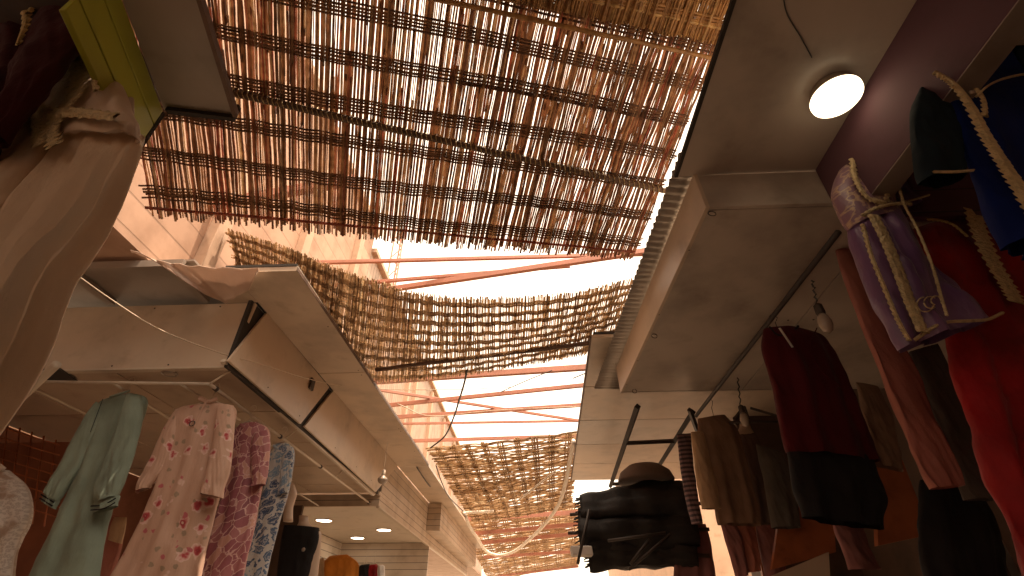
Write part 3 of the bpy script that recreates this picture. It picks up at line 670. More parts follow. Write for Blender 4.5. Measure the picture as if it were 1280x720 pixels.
# ---- right near canopy with round lamp
c4 = thing('shop_canopy', 'brown canopy ceiling at the upper right carrying the round lamp', 'canopy', (1, 1, Z(1.7)), 'canopies over the stalls')
def ceil_poly(name, pts, h, mat, parent, th=.03, bevel=.002):
    return MB().slab([H(u, v, h) for u, v in pts], (0, 0, th)).build(name, mat, parent, bevel=bevel)
hC = 1.75
MB().slab([(.735, .2, Z(hC)), (1.36, .2, Z(hC)), (1.36, 1.61, Z(hC)), (.70, 1.61, Z(hC))], (0, 0, .03)).build('ceiling_panel', 'panel_brown', c4, bevel=.002)
MB().slab([(.722, .2, Z(hC-.004)), (.735, .2, Z(hC-.004)), (.705, 1.61, Z(hC-.004)), (.690, 1.61, Z(hC-.004))], (0, 0, .02)).build('edge_trim', 'joint', c4)
MB().box((1.33, .2, Z(1.39)), (1.355, 1.597, Z(hC-.001))).build('purple_beam', 'purple_flat', c4, bevel=.004)
MB().box((1.33, .2, Z(1.385)), (1.42, 1.56, Z(1.389))).build('beam_underside', 'panel_dark', c4)
MB().box((1.30, .2, Z(1.86)), (3.2, 1.62, Z(1.89))).build('rear_ceiling', 'panel_beige', c4)
MB().box((1.40, 1.575, Z(1.42)), (3.2, 1.605, Z(1.859))).build('purple_boards', 'purple', c4)
MB().box((1.32, .98, Z(1.80)), (3.0, 1.06, Z(1.858))).build('cross_rail', 'white_metal', c4)
# hairline joints on ceiling
for a, b in (((978, 0), (1016, 72)), ):
    cable('electric_wire', 'thin dark wire running over the brown ceiling to the round lamp', [H(978, -10, hC-.003), H(984, 18, hC-.003), H(1000, 45, hC-.003), H(1015, 72, hC-.003)], .002, 'rubber')
lc = (H(1014, 125, hC)+H(1077, 115, hC))/2; lc = H(1045, 121, 1.70)
lt = thing('round_ceiling_lamp', 'bright lit round lamp on the brown ceiling at the upper right', 'ceiling light', lc)
MB().lathe(lc, [(.075, .049), (.084, .012), (.0885, .010), (.0895, .000)], 48).build('frame', 'white_metal', lt, smooth=True)
MB().lathe(lc, [(.0915, .002), (.0905, -.010), (.082, -.019), (.05, -.023), (.01, -.024)], 48).build('diffuser', 'lamp', lt, smooth=True)
# corrugated sheet
cg = MB(); NX, NY = 2, 400; y0, y1 = 1.50, 4.15; vs = []; uvn = []
for j in range(NY):
    y = y0+(y1-y0)*j/(NY-1); f = (y-y0)/(y1-y0); z = Z(1.80)+.009*math.sin(2*math.pi*y/.052)
    xo = .70-.15*f; xi = .86
    vs += [(xo+R.uniform(-.002, .002), y, z), (xi, y, z-.01)]
cg.add(vs, [(2*j, 2*j+1, 2*j+3, 2*j+2) for j in range(NY-1)])
o = cg.build('corrugated_sheet', 'galv', smooth=True); so = o.modifiers.new('thick', 'SOLIDIFY'); so.thickness = .002
tag(o, 'rusty corrugated metal sheet jutting out along the right canopy edge', 'metal sheet')
# ---- right box
c5 = thing('shop_canopy', 'brown canopy box on the right between corrugated sheet and clothes rod', 'canopy', (1.5, 2.6, Z(1.5)), 'canopies over the stalls')
hb1, ht1 = 1.54, 1.755
P = lambda x, y, h: Vector((x, y, Z(h)))
ba, bb2 = P(.785, 1.60, hb1), P(.685, 3.66, hb1)
ta1, tb1 = P(.775, 1.60, ht1), P(.675, 3.66, ht1)
MB().slab([ba, bb2, tb1, ta1], (.02, 0, 0)).build('side_fascia', 'fascia_tan', c5, bevel=.003)
MB().slab([P(.80, 1.60, hb1), P(2.9, 1.60, hb1), P(2.9, 1.60, 1.745), P(.79, 1.60, 1.745)], (0, .02, 0)).build('front_fascia', 'panel_brown', c5, bevel=.003)
MB().slab([P(.80, 1.625, hb1+.002), P(1.62, 1.625, hb1+.002), P(1.62, 3.66, hb1+.002), P(.706, 3.66, hb1+.002)], (0, 0, .02)).build('under_panel', 'panel_brown', c5, bevel=.002)
MB().slab([P(1.63, 1.625, hb1+.002), P(3.2, 1.625, hb1+.002), P(3.2, 3.66, hb1+.002), P(1.63, 3.66, hb1+.002)], (0, 0, .02)).build('under_panel', 'panel_brown', c5, bevel=.002)
MB().slab([P(.69, 3.66, hb1), P(3.2, 3.66, hb1), P(3.2, 3.66, 1.9), P(.66, 3.66, 1.9)], (0, -.02, 0)).build('end_fascia', 'panel_brown', c5)
for u, v, lb in ((890, 267, 'wire ring hook under the near corner of the right canopy box'), (818, 420, 'wire ring hook midway along the right canopy box'), (793, 489, 'wire ring hook at the far corner of the right canopy box')):
    c = H(u, v, hb1-.015); mb = MB(); mb.tube([c+Vector((math.cos(a)*.017, .004*math.sin(a), math.sin(a)*.017)) for a in [i*math.pi/8 for i in range(16)]], .0022, 6); tag(mb.build('ring_hook', 'dark_metal', smooth=True), lb, 'hook', 'ring hooks')
for y in (1.9, 2.5, 3.1, 3.5): screw(P(.80-.048*(y-1.6), y, 1.5425), (0, 0, -1), c5)
for x in (1.55, 1.70): screw(P(x, 2.6, 1.5415), (0, 0, -1), c5)
MB().box((1.60, 1.63, Z(hb1+.023)), (1.65, 3.655, Z(hb1+.03))).build('joint_backing', 'joint', c5)
# ---- right far soffit
c6 = thing('shop_canopy', 'panelled canopy soffit on the right past the corrugated sheet', 'canopy', (1.2, 5.5, Z(1.9)), 'canopies over the stalls')
yy = [3.4, 4.35, 5.25, 6.1, 6.95, 7.85]
for k in range(5):
    a, b = yy[k], yy[k+1]; xa = .47+.017*(a-3.4); xb = .47+.017*(b-3.4)
    MB().slab([P(xa, a+.004, 1.9), P(2.9, a+.004, 1.9), P(2.9, b-.004, 1.9), P(xb, b-.004, 1.9)], (0, 0, .03)).build('soffit_panel', ['panel_beige', 'panel_beige', 'panel_brown', 'panel_beige', 'fascia_tan'][k], c6, bevel=.003)
MB().slab([P(.49, 3.4, 1.931), P(2.9, 3.4, 1.931), P(2.9, 7.85, 1.931), P(.56, 7.85, 1.931)], (0, 0, .02)).build('backing', 'joint', c6)
MB().slab([P(.455, 3.4, 1.89), P(.468, 3.4, 1.89), P(.545, 7.86, 1.89), P(.53, 7.86, 1.89)], (0, 0, .02)).build('edge_trim', 'pole', c6)
# angle-iron ladder frame
lf = thing('steel_frame', 'dark steel ladder frame hung below the right soffit', 'frame', (1.2, 5, Z(1.5)))
def bar(name, p, q, r, mat, parent): return MB().tube([p, q], r, 4).build(name, mat, parent)
bar('rail', H(797, 508, 1.6), H(763, 608, 1.6), .028, 'joint', lf); bar('rail', H(866, 515, 1.6), H(824, 582, 1.6), .028, 'joint', lf)
bar('rung', H(782, 554, 1.6), H(845, 551, 1.6), .022, 'dark_metal', lf); bar('rung', H(766, 605, 1.6), H(860, 604, 1.6), .024, 'dark_metal', lf)
bar('rung', H(862, 512, 1.58), H(874, 545, 1.50), .022, 'dark_metal', lf)
# clothes rod
rod = thing('clothes_rod', 'long dark rod along the right stalls holding tops and tunics', 'rod', (1.35, 3.5, Z(1.43)))
MB().tube([H(1048, 290, 1.45), H(870, 520, 1.45)], .014, 10).build('rod', 'dark_metal', rod, smooth=True)
MB().tube([PY(912, 528, 4.0), PY(985, 527, 4.0)], .012, 8).build('cross_bar', 'dark_metal', rod, smooth=True)
bar('brace', PY(918, 525, 4.0), PY(930, 509, 4.0), .016, 'dark_metal', rod); bar('brace', PY(930, 508, 4.0), PY(936, 525, 4.0), .014, 'dark_metal', rod)
bar('brace', PY(938, 510, 4.0), PY(978, 522, 4.0), .012, 'dark_metal', rod)
# right stall walls
rs = thing('right_stall', 'dark stall room behind the red and purple gowns on the right', 'stall', (3, 4, 0))
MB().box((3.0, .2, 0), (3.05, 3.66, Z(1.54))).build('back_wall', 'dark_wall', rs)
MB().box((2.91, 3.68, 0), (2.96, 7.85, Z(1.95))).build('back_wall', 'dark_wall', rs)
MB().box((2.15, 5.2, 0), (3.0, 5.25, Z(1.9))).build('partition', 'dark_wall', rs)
MB().box((2.3, 5.9, 0), (3.0, 5.95, Z(1.1))).build('low_partition', 'orange_wood', rs)
MB().slab([PY(1092, 575, 3.3), PY(1128, 575, 3.3), PY(1164, 668, 3.3), PY(1098, 682, 3.3)], (0, .04, 0)).build('panel', 'orange_wood', None)
o = bpy.context.scene.objects.get('panel') or COL.objects['panel']; o.name = 'cabinet_door'; tag(o, 'orange wooden cabinet door tilted behind the black skirt', 'door')
o = MB().slab([PY(975, 640, 4.3), PY(1040, 612, 4.3), PY(1045, 690, 4.3), PY(965, 712, 4.3)], (0, .04, 0)).build('wooden_panel', 'orange_wood'); tag(o, 'dull red wooden panel low beside the brown tunics', 'panel')
o = MB().slab([PY(960, 722, 4.2), PY(1036, 690, 4.2), PY(1040, 760, 4.2), PY(960, 760, 4.2)], (0, .04, 0)).build('counter_panel', 'panel_beige'); tag(o, 'greyish counter panel at the lower edge right of the brown tunics', 'panel')

# ================================================================== garments
GL = 'garments on the left rail'; GR = 'garments on the right side'
def neckform(label, pts, plane, mat='skin', depth=.035):
    """shop dummy neck and shoulders: outline pairs (left, right) from top to bottom"""
    L = [p[0] for p in pts]; Rr = [p[1] for p in pts]
    A = catmull(px3(L, plane), 18); B = catmull(px3(Rr, plane), 18); N = 24; n = Vector((math.sin(plane[2]), -math.cos(plane[2]), 0)); vs = []
    for i in range(18):
        c = (A[i]+B[i])/2; hw = (B[i]-A[i])/2
        for k in range(N):
            t = 2*math.pi*k/N; vs.append(c+hw*math.cos(t)+n*math.sin(t)*min(depth, hw.length*.85))
    fs = [(i*N+k, i*N+(k+1) % N, (i+1)*N+(k+1) % N, (i+1)*N+k) for i in range(17) for k in range(N)]+[tuple(range(N)), tuple(17*N+k for k in range(N))]
    return tag(MB().add(vs, fs).build('mannequin', mat, smooth=True), label, 'mannequin', 'shop mannequins')

# mint dress
pl = (-2.9, 3.05, .08)
t = garment('dress', 'plain mint green long sleeved dress with dark striped cuffs', 'dress', 100, 720, pl, GL)
panel('bodice_and_skirt', [(143, 496), (122, 508), (112, 545), (95, 600), (70, 660), (38, 720), (10, 780)], [(166, 493), (184, 500), (172, 540), (152, 590), (134, 650), (124, 720), (120, 790)], pl, .055, 'f_mint', t, .012)
panel('sleeve', [(124, 504), (108, 528), (84, 572), (66, 605), (62, 618)], [(136, 512), (126, 545), (104, 590), (86, 618), (78, 628)], pl, .035, 'f_mint', t, .008, off=.03)
panel('sleeve', [(168, 497), (156, 540), (140, 588), (127, 620), (130, 634)], [(185, 500), (186, 530), (176, 575), (164, 610), (158, 624)], pl, .045, 'f_mint', t, .009, off=.075)
def cuff(L, Rr, plane, off, mat, parent, d=.03): panel('cuff', L, Rr, plane, d, mat, parent, .002, off=off, rows=6, top=1)
cuff([(62, 617), (58, 628)], [(79, 627), (74, 638)], pl, .03, 'f_mint', t)
cuff([(128, 633), (128, 645)], [(160, 623), (157, 636)], pl, .075, 'f_mint', t)
for f in (.35, .75):
    ribbon('cuff_stripe', [(128, 633+12*f), (144, 631+12*f), (159-2*f, 623+13*f)], .008, pl, .105, 'f_black', t, th=.003)
    ribbon('cuff_stripe', [(62-4*f, 617+11*f), (78-4*f, 627+11*f)], .008, pl, .06, 'f_black', t, th=.003)
ribbon('collar', [(143, 500), (155, 496), (168, 492)], .018, pl, .05, 'f_mint', t)
ribbon('front_seam', [(136, 503), (128, 525), (121, 544)], .004, pl, .062, 'f_teal', t, th=.002)
hanger(157, 492, pl, 'pale hanger holding the mint green dress', .12)
# floral dress
pl = (-2.3, 3.1, .12)
t = garment('dress', 'pale pink long sleeved dress printed with red flowers', 'dress', 200, 720, pl, GL)
panel('bodice_and_skirt', [(250, 506), (220, 514), (212, 545), (200, 590), (180, 640), (155, 690), (130, 740), (110, 780)], [(278, 504), (295, 512), (290, 545), (280, 600), (268, 650), (257, 700), (248, 750), (246, 790)], pl, .06, 'floral', t, .013)
panel('sleeve', [(222, 512), (206, 540), (190, 575), (174, 605), (172, 617)], [(232, 520), (224, 550), (210, 585), (195, 605), (189, 611)], pl, .035, 'floral', t, .007, off=.02)
panel('sleeve', [(278, 512), (274, 545), (266, 580), (261, 605), (258, 621)], [(297, 512), (298, 545), (293, 590), (287, 612), (284, 626)], pl, .04, 'floral', t, .008, off=.07)
ribbon('collar', [(252, 501), (264, 505), (275, 501)], .03, pl, .045, 'floral', t)
ribbon('placket', [(263, 506), (254, 524), (248, 538)], .012, pl, .066, 'floral', t)
mb = MB(); c = PP(248, 534, pl)+Vector((0, -.072, 0)); mb.tube([c+Vector((math.cos(i*math.pi/10)*.017, 0, math.sin(i*math.pi/10)*.017)) for i in range(21)], .003, 6); mb.build('neck_ring', 'dark_metal', t, smooth=True)
hanger(265, 500, pl, 'pale hanger in the collar of the flowered dress', .12)
# mosaic dress
pl = (-2.1, 3.45, .12)
t = garment('dress', 'dusty rose dress with a cracked mosaic print, right of the flowered one', 'dress', 300, 720, pl, GL)
panel('bodice_and_skirt', [(303, 530), (290, 545), (284, 590), (272, 640), (258, 690), (244, 740), (236, 780)], [(322, 528), (337, 540), (333, 580), (326, 620), (317, 665), (306, 710), (296, 770)], pl, .06, 'mosaic', t, .012)
panel('sleeve', [(318, 545), (316, 570), (318, 600), (316, 612)], [(337, 540), (341, 560), (338, 590), (334, 608)], pl, .04, 'mosaic', t, .007, off=.05)
ribbon('collar', [(303, 533), (312, 539), (322, 531)], .02, pl, .045, 'mosaic', t)
hanger(312, 526, pl, 'hanger at the neck of the mosaic print dress', .1)
# leaf dress
pl = (-2.08, 3.85, .12)
t = garment('dress', 'pale dress printed with blue leaves, last on the left rail', 'dress', 330, 720, pl, GL)
panel('bodice_and_skirt', [(344, 556), (336, 575), (328, 615), (316, 660), (304, 700), (294, 760)], [(360, 554), (368, 566), (362, 610), (350, 650), (338, 695), (326, 760)], pl, .06, 'leaf', t, .012)
panel('sleeve', [(355, 570), (354, 590), (352, 610), (350, 622)], [(368, 562), (369, 580), (367, 600), (362, 618)], pl, .035, 'leaf', t, .006, off=.05)
ribbon('collar', [(344, 559), (352, 565), (360, 557)], .02, pl, .045, 'leaf', t)
hanger(352, 552, pl, 'hanger at the neck of the blue leaf dress', .1)
# white lace robe
pl = (-3.7, 3.2, 0.0)
t = garment('robe', 'white lace robe at the lower left corner', 'robe', 10, 720, pl, GL)
panel('body', [(-30, 590), (-40, 640), (-45, 700), (-50, 760)], [(12, 588), (34, 610), (40, 645), (22, 690), (10, 770)], pl, .07, 'lace', t, .014)
ribbon('collar', [(-8, 584), (2, 582), (14, 590)], .03, pl, .05, 'lace', t)
# coral cloth between dresses
pl = (-3.2, 3.9, 0.0)
t = garment('tunic', 'coral tunic hanging behind, between the mint and flowered dresses', 'tunic', 130, 700, pl, GL)
panel('body', [(128, 640), (122, 670), (114, 712)], [(158, 650), (152, 680), (142, 725)], pl, .05, 'f_pink', t, .01)
panel('sleeve', [(148, 648), (144, 660), (140, 676)], [(163, 648), (161, 664), (157, 681)], pl, .03, 'f_beige', t, .004, off=.04, rows=8)
pl = (-3.6, 4.1, 0)
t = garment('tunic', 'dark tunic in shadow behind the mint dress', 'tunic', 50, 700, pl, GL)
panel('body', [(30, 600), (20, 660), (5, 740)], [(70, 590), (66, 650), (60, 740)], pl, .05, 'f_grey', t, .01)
# black dress on a dummy
pl = (-1.9, 5.6, 0.0)
neckform('beige mannequin neck above the black dress', [((374, 645), (385, 645)), ((373, 655), (387, 655)), ((366, 663), (396, 663)), ((356, 670), (402, 672)), ((360, 740), (395, 740))], pl, depth=.06)
t = garment('dress', 'black sleeveless dress on a mannequin under the ceiling lights', 'dress', 370, 720, pl, 'clothes in the slatted shop')
panel('body', [(356, 657), (352, 675), (350, 695), (346, 730), (344, 760)], [(399, 660), (400, 675), (394, 700), (388, 730), (386, 760)], pl, .10, 'f_black', t, .008, top=.8)
mb = MB(); c = PP(385, 689, pl)+Vector((0, -.12, 0)); mb.lathe(c, [(.02, 0), (.018, -.006), (.008, -.008)], 14, axis=(0, 1, 0)); mb.build('brooch', 'galv', t, smooth=True)
pl = (-2.0, 4.9, 0)
neckform('beige mannequin stump beside the blue leaf dress', [((355, 604), (367, 604)), ((352, 616), (371, 616)), ((350, 628), (368, 628)), ((354, 636), (366, 636)), ((354, 652), (366, 652))], pl, depth=.045)
pl = (-2.2, 7.6, 0)
GS = 'clothes in the slatted shop'
for nm, lab, cat, L, Rr, mt in (
    ('blouse', 'orange blouse hanging in the slatted shop', 'blouse', [(412, 695), (404, 704), (403, 720), (402, 745)], [(434, 693), (448, 704), (448, 722), (447, 745)], 'f_orange'),
    ('blouse', 'beige blouse pressed against the left side of the orange one', 'blouse', [(398, 699), (394, 708), (392, 745)], [(405, 697), (407, 708), (406, 745)], 'f_beige'),
    ('blouse', 'dark blouse right of the orange one', 'blouse', [(452, 706), (449, 712), (449, 745)], [(462, 705), (464, 712), (464, 745)], 'f_black'),
    ('blouse', 'crimson blouse near the white one in the slatted shop', 'blouse', [(463, 706), (461, 712), (461, 745)], [(471, 705), (473, 712), (473, 745)], 'f_red'),
    ('blouse', 'white blouse, rightmost in the slatted shop', 'blouse', [(474, 707), (472, 712), (472, 745)], [(479, 706), (481, 712), (480, 745)], 'f_white'),
    ('blouse', 'grey blouse, leftmost in the slatted shop', 'blouse', [(328, 695), (322, 706), (320, 745)], [(340, 694), (346, 706), (346, 745)], 'f_taupe')):
    t = garment(nm, lab, cat, (L[0][0]+Rr[0][0])/2, 745, pl, GS); panel('body', L, Rr, pl, .05, mt, t, .01)
for u, lab in ((423, 'hanger of the orange blouse'), (457, 'hanger of the dark blouse'), (468, 'hanger of the crimson blouse')): hanger(u, 696 if u == 423 else 703, pl, lab, .09, up=.14)

# near left: cream gown and dark red velvet gown
pl = (-.95, .80, -.15)
neckform('pale mannequin shoulder poking out by the lime green boards', [((142, 92), (160, 90)), ((146, 104), (168, 104)), ((150, 118), (166, 116)), ((150, 140), (166, 138))], (-.98, .84, -.15), 'skin', .02)
t = garment('gown', 'sheer cream gown with golden embroidery hanging at the near left', 'gown', 60, 500, pl, 'gowns at the near left')
panel('skirt', [(8, 186), (-40, 270), (-90, 360), (-140, 460), (-200, 600)], [(180, 170), (150, 248), (104, 328), (50, 418), (-40, 560)], pl, .05, 'f_cream', t, .026, folds=24, t0=.5, crumple=.007)
panel('bodice', [(108, 72), (84, 102), (50, 135), (24, 165), (4, 196)], [(140, 84), (158, 112), (170, 140), (178, 162), (182, 184)], pl, .05, 'f_kaftan', t, .008, off=.02)
panel('sleeve', [(100, 95), (40, 150), (-10, 210), (-60, 290), (-110, 360)], [(128, 80), (110, 150), (60, 240), (0, 330), (-60, 440)], pl, .035, 'f_cream', t, .016, folds=7, off=.05)
ribbon('gold_belt', [(56, 158), (90, 174), (130, 174), (181, 181)], (.06, .025), pl, .09, 'gold_pale', t, teeth=14, tl=.005)
ribbon('gold_embroidery', [(112, 100), (124, 124), (126, 146), (112, 168), (100, 192), (106, 214)], (.06, .02), pl, .085, 'gold_pale', t, teeth=26, tl=.012, th=.003)
ribbon('gold_embroidery', [(60, 150), (74, 166), (84, 190), (88, 214)], (.05, .015), pl, .088, 'gold_pale', t, teeth=18, tl=.01, th=.003)
ribbon('gold_embroidery', [(120, 96), (136, 100), (146, 122), (152, 146)], .012, pl, .085, 'gold_pale', t, teeth=8, tl=.004)
pl = (-.9, .66, -.15)
t = garment('gown', 'dark red velvet gown with gold fringed trim in the upper left corner', 'gown', 0, 160, pl, 'gowns at the near left')
panel('body', [(-40, -80), (-60, 0), (-80, 80), (-100, 220)], [(60, -60), (40, 30), (30, 90), (2, 175)], pl, .04, 'f_velvet', t, .012)
panel('sleeve', [(70, -60), (52, 30), (30, 100), (-10, 190)], [(118, -40), (122, 30), (90, 80), (10, 178)], pl, .03, 'f_velvet', t, .01, off=.02)
ribbon('gold_trim', [(18, -30), (40, 10), (54, 42), (46, 78)], (.055, .008), pl, .055, 'gold', t, teeth=16, tl=.006)
ribbon('gold_trim', [(100, -30), (78, 10), (58, 40)], (.035, .02), pl, .06, 'gold', t, teeth=14, tl=.008)

# ---- right side
# blue kaftan
pl = (1.25, .98, .25)
neckform('pale mannequin neck above the gold trimmed blue kaftan', [((1146, 58), (1172, 62)), ((1148, 76), (1174, 78)), ((1150, 96), (1180, 96)), ((1146, 116), (1190, 112)), ((1160, 150), (1196, 140))], (1.25, 1.02, .25), 'skin', .03)
t = garment('kaftan', 'royal blue kaftan with thick golden braid at the upper right', 'kaftan', 1250, 300, pl, GR)
panel('body', [(1190, 50), (1180, 90), (1192, 150), (1216, 210), (1238, 262), (1262, 305)], [(1262, 20), (1300, 60), (1330, 120), (1345, 190), (1345, 250), (1330, 318)], pl, .045, 'f_blue', t, .012)
panel('sleeve', [(1158, 100), (1145, 132), (1150, 185), (1158, 221)], [(1192, 118), (1203, 156), (1207, 190), (1209, 219)], pl, .03, 'f_teal', t, .006, off=-.02)
panel('sleeve', [(1210, 40), (1240, 60), (1262, 100), (1290, 130)], [(1235, 25), (1275, 50), (1300, 80), (1330, 110)], pl, .035, 'f_teal', t, .008, off=.05)
ribbon('gold_braid', [(1146, 112), (1168, 126), (1188, 152), (1206, 190), (1224, 222), (1244, 256), (1266, 296)], (.026, .05), pl, .06, 'gold_pale', t, teeth=30, tl=.010, th=.008)
ribbon('gold_braid', [(1194, 52), (1184, 74), (1175, 96), (1186, 120), (1204, 144), (1206, 168)], .012, pl, .062, 'gold_pale', t, teeth=22, tl=.006)
ribbon('gold_cord', [(1186, 152), (1204, 136), (1228, 126), (1262, 120), (1300, 124)], .007, pl, .085, 'gold_pale', t)
ribbon('cuff_piping', [(1158, 222), (1184, 222), (1208, 220)], .006, pl, .018, 'gold_pale', t)
ribbon('hem_braid', [(1250, 306), (1262, 300), (1290, 294), (1320, 292)], .010, pl, .07, 'gold_pale', t, teeth=8, tl=.006)
mb = MB(); c = PP(1193, 143, pl)+Vector((0, -.075, 0)); mb.lathe(c, [(.009, 0), (.006, .006), (.002, .008)], 12, axis=(0, -1, -.3)); mb.build('jewel', 'galv', t, smooth=True)
# red kaftan
pl = (1.6, 1.62, .22)
neckform('grey mannequin chest inside the red kaftan neckline', [((1134, 250), (1160, 248)), ((1128, 262), (1172, 262)), ((1126, 276), (1186, 276)), ((1130, 296), (1192, 296)), ((1150, 330), (1190, 320))], (1.6, 1.64, .22), 'skin', .04)
t = garment('kaftan', 'bright red long kaftan with a pointed golden front braid', 'kaftan', 1260, 700, pl, GR)
panel('body', [(1138, 288), (1146, 320), (1166, 370), (1182, 430), (1200, 500), (1222, 570), (1252, 640), (1276, 720), (1290, 780)], [(1222, 266), (1250, 290), (1272, 330), (1300, 390), (1330, 470), (1350, 560), (1370, 650), (1390, 730), (1400, 790)], pl, .06, 'f_red', t, .024, crumple=.035)
panel('sleeve', [(1232, 270), (1262, 310), (1282, 345), (1300, 380)], [(1262, 262), (1296, 300), (1320, 340), (1340, 370)], pl, .04, 'f_red', t, .008, off=.05)
ribbon('gold_braid', [(1196, 270), (1193, 288), (1200, 315), (1214, 348), (1230, 376), (1240, 396)], (.075, .06), pl, .095, 'gold_pale', t, teeth=20, tl=.012, th=.006)
ribbon('gold_braid', [(1140, 288), (1158, 290), (1174, 296), (1190, 310)], .010, pl, .07, 'gold', t, teeth=10, tl=.004)
# purple kaftan
pl = (1.45, 1.48, .18)
neckform('pale mannequin neck behind the purple kaftan', [((1049, 204), (1066, 200)), ((1050, 214), (1072, 212)), ((1048, 228), (1082, 224)), ((1050, 250), (1090, 244))], (1.45, 1.53, .18), 'skin', .03)
t = garment('kaftan', 'shiny purple peplum kaftan with gold trim on the right', 'kaftan', 1170, 430, pl, GR)
panel('bodice', [(1050, 212), (1044, 226), (1042, 246), (1050, 268), (1063, 286)], [(1106, 204), (1111, 216), (1114, 236), (1117, 255), (1123, 272)], pl, .055, 'sari', t, .005, top=.9, crumple=.006)
panel('skirt', [(1062, 282), (1070, 310), (1084, 350), (1100, 395), (1122, 438)], [(1121, 268), (1140, 300), (1170, 340), (1200, 372), (1230, 404)], pl, .06, 'f_purple', t, .024, folds=5.0, top=.8, t0=.2)
panel('cap_sleeve', [(1094, 200), (1104, 225), (1110, 245), (1114, 262)], [(1104, 198), (1124, 222), (1140, 240), (1152, 252)], pl, .03, 'f_purple', t, .005, off=.0)
ribbon('cap_trim', [(1113, 262), (1132, 258), (1152, 252)], .008, pl, .036, 'gold_pale', t)
ribbon('waist_belt', [(1062, 285), (1078, 276), (1100, 270), (1122, 270)], .014, pl, .066, 'gold_pale', t, teeth=10, tl=.002)
ribbon('gold_stripe', [(1072, 288), (1086, 318), (1100, 356), (1112, 392), (1128, 432)], (.048, .04), pl, .082, 'gold_pale', t, teeth=20, tl=.003)
ribbon('button_row', [(1096, 200), (1100, 232), (1108, 272), (1124, 306), (1140, 350), (1150, 390), (1156, 412)], .008, pl, .084, 'gold_pale', t, teeth=26, tl=.002)
ribbon('hem_trim', [(1122, 438), (1142, 424), (1160, 416), (1190, 414), (1212, 412), (1230, 404)], .011, pl, .066, 'gold_pale', t)
ribbon('gold_stripe', [(1066, 292), (1076, 330), (1092, 372), (1108, 412), (1121, 436)], .014, pl, .05, 'gold_pale', t, teeth=24, tl=.004)
ribbon('bodice_braid', [(1052, 214), (1056, 240), (1070, 262), (1092, 268)], .02, pl, .064, 'gold_pale', t, teeth=16, tl=.006)
ribbon('bodice_braid', [(1104, 208), (1098, 236), (1092, 266)], .016, pl, .066, 'gold_pale', t, teeth=12, tl=.005)
ribbon('neck_trim', [(1058, 206), (1066, 222), (1082, 228), (1096, 220), (1102, 204)], .010, pl, .06, 'gold_pale', t, teeth=10, tl=.003)
mb = MB()
for k in range(3):
    q = [PP(1136+6*k+10*math.cos(a)*(1-.2*k), 398+9*math.sin(a)*(1-.2*k)-k*2, pl)+Vector((0, -.085-.002*k, 0)) for a in [.9*k+i*.35 for i in range(14)]]
    mb.tube(q, .0022, 6)
mb.build('swirl_embroidery', 'gold_pale', t, smooth=True)
# pink gown
pl = (1.6, 1.95, .15)
t = garment('gown', 'long narrow dusty pink gown hanging below the purple kaftan', 'gown', 1180, 610, pl, GR)
panel('body', [(1042, 300), (1052, 340), (1074, 400), (1100, 465), (1126, 530), (1150, 585), (1163, 611)], [(1054, 300), (1080, 335), (1106, 395), (1134, 450), (1164, 520), (1188, 575), (1202, 608)], pl, .03, 'f_pink', t, .012)
pl = (1.75, 2.1, .15)
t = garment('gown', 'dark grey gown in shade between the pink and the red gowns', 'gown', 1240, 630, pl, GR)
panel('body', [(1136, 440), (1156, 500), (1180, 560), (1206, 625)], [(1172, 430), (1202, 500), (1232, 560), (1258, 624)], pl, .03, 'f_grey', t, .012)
# dark red top with black skirt
pl = (1.4, 2.4, .12)
t = garment('outfit', 'dark red sleeveless top over a black skirt, hung from the rod', 'outfit', 1040, 650, pl, GR)
panel('top', [(954, 412), (953, 436), (962, 475), (972, 520), (984, 566)], [(992, 410), (1030, 424), (1052, 462), (1072, 515), (1096, 578)], pl, .06, 'f_dred', t, .014, top=.5)
panel('skirt', [(982, 552), (988, 585), (996, 615), (1004, 646)], [(1088, 556), (1098, 592), (1106, 625), (1106, 662)], pl, .05, 'f_black', t, .014, top=.9, off=-.01)
ribbon('neckline', [(956, 414), (966, 424), (980, 424), (992, 413)], .012, pl, .05, 'f_black', t, th=.003)
ribbon('armhole_seam', [(1012, 418), (1004, 440), (1016, 470), (1040, 490)], .006, pl, .068, 'f_dred', t, th=.004)
ribbon('price_tag', [(966, 418), (982, 442)], .014, pl, .07, 'f_white', t, th=.002)
hanger(972, 411, pl, 'hanger of the dark red top', .1, 'dark_metal', up=.09)
pl = (1.75, 2.9, .12)
t = garment('top', 'brick coloured top half hidden behind the dark red and black outfit', 'top', 1090, 580, pl, GR)
panel('body', [(1070, 478), (1078, 520), (1092, 580)], [(1098, 484), (1112, 520), (1128, 590)], pl, .03, 'f_brown', t, .01)
# mauve cloth under the skirt
pl = (1.5, 2.9, .12)
t = garment('scarf', 'mauve scarf dangling beneath the black skirt', 'scarf', 1070, 715, pl, GR)
panel('cloth', [(1040, 652), (1050, 680), (1062, 712)], [(1078, 655), (1086, 685), (1100, 712)], pl, .03, 'f_mauve', t, .012)
# dark jacket cluster lower right
pl = (2.1, 2.4, .15)
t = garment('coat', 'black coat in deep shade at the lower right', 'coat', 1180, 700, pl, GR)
panel('body', [(1150, 600), (1150, 650), (1160, 740)], [(1215, 605), (1240, 650), (1262, 740)], pl, .06, 'f_black', t, .012)
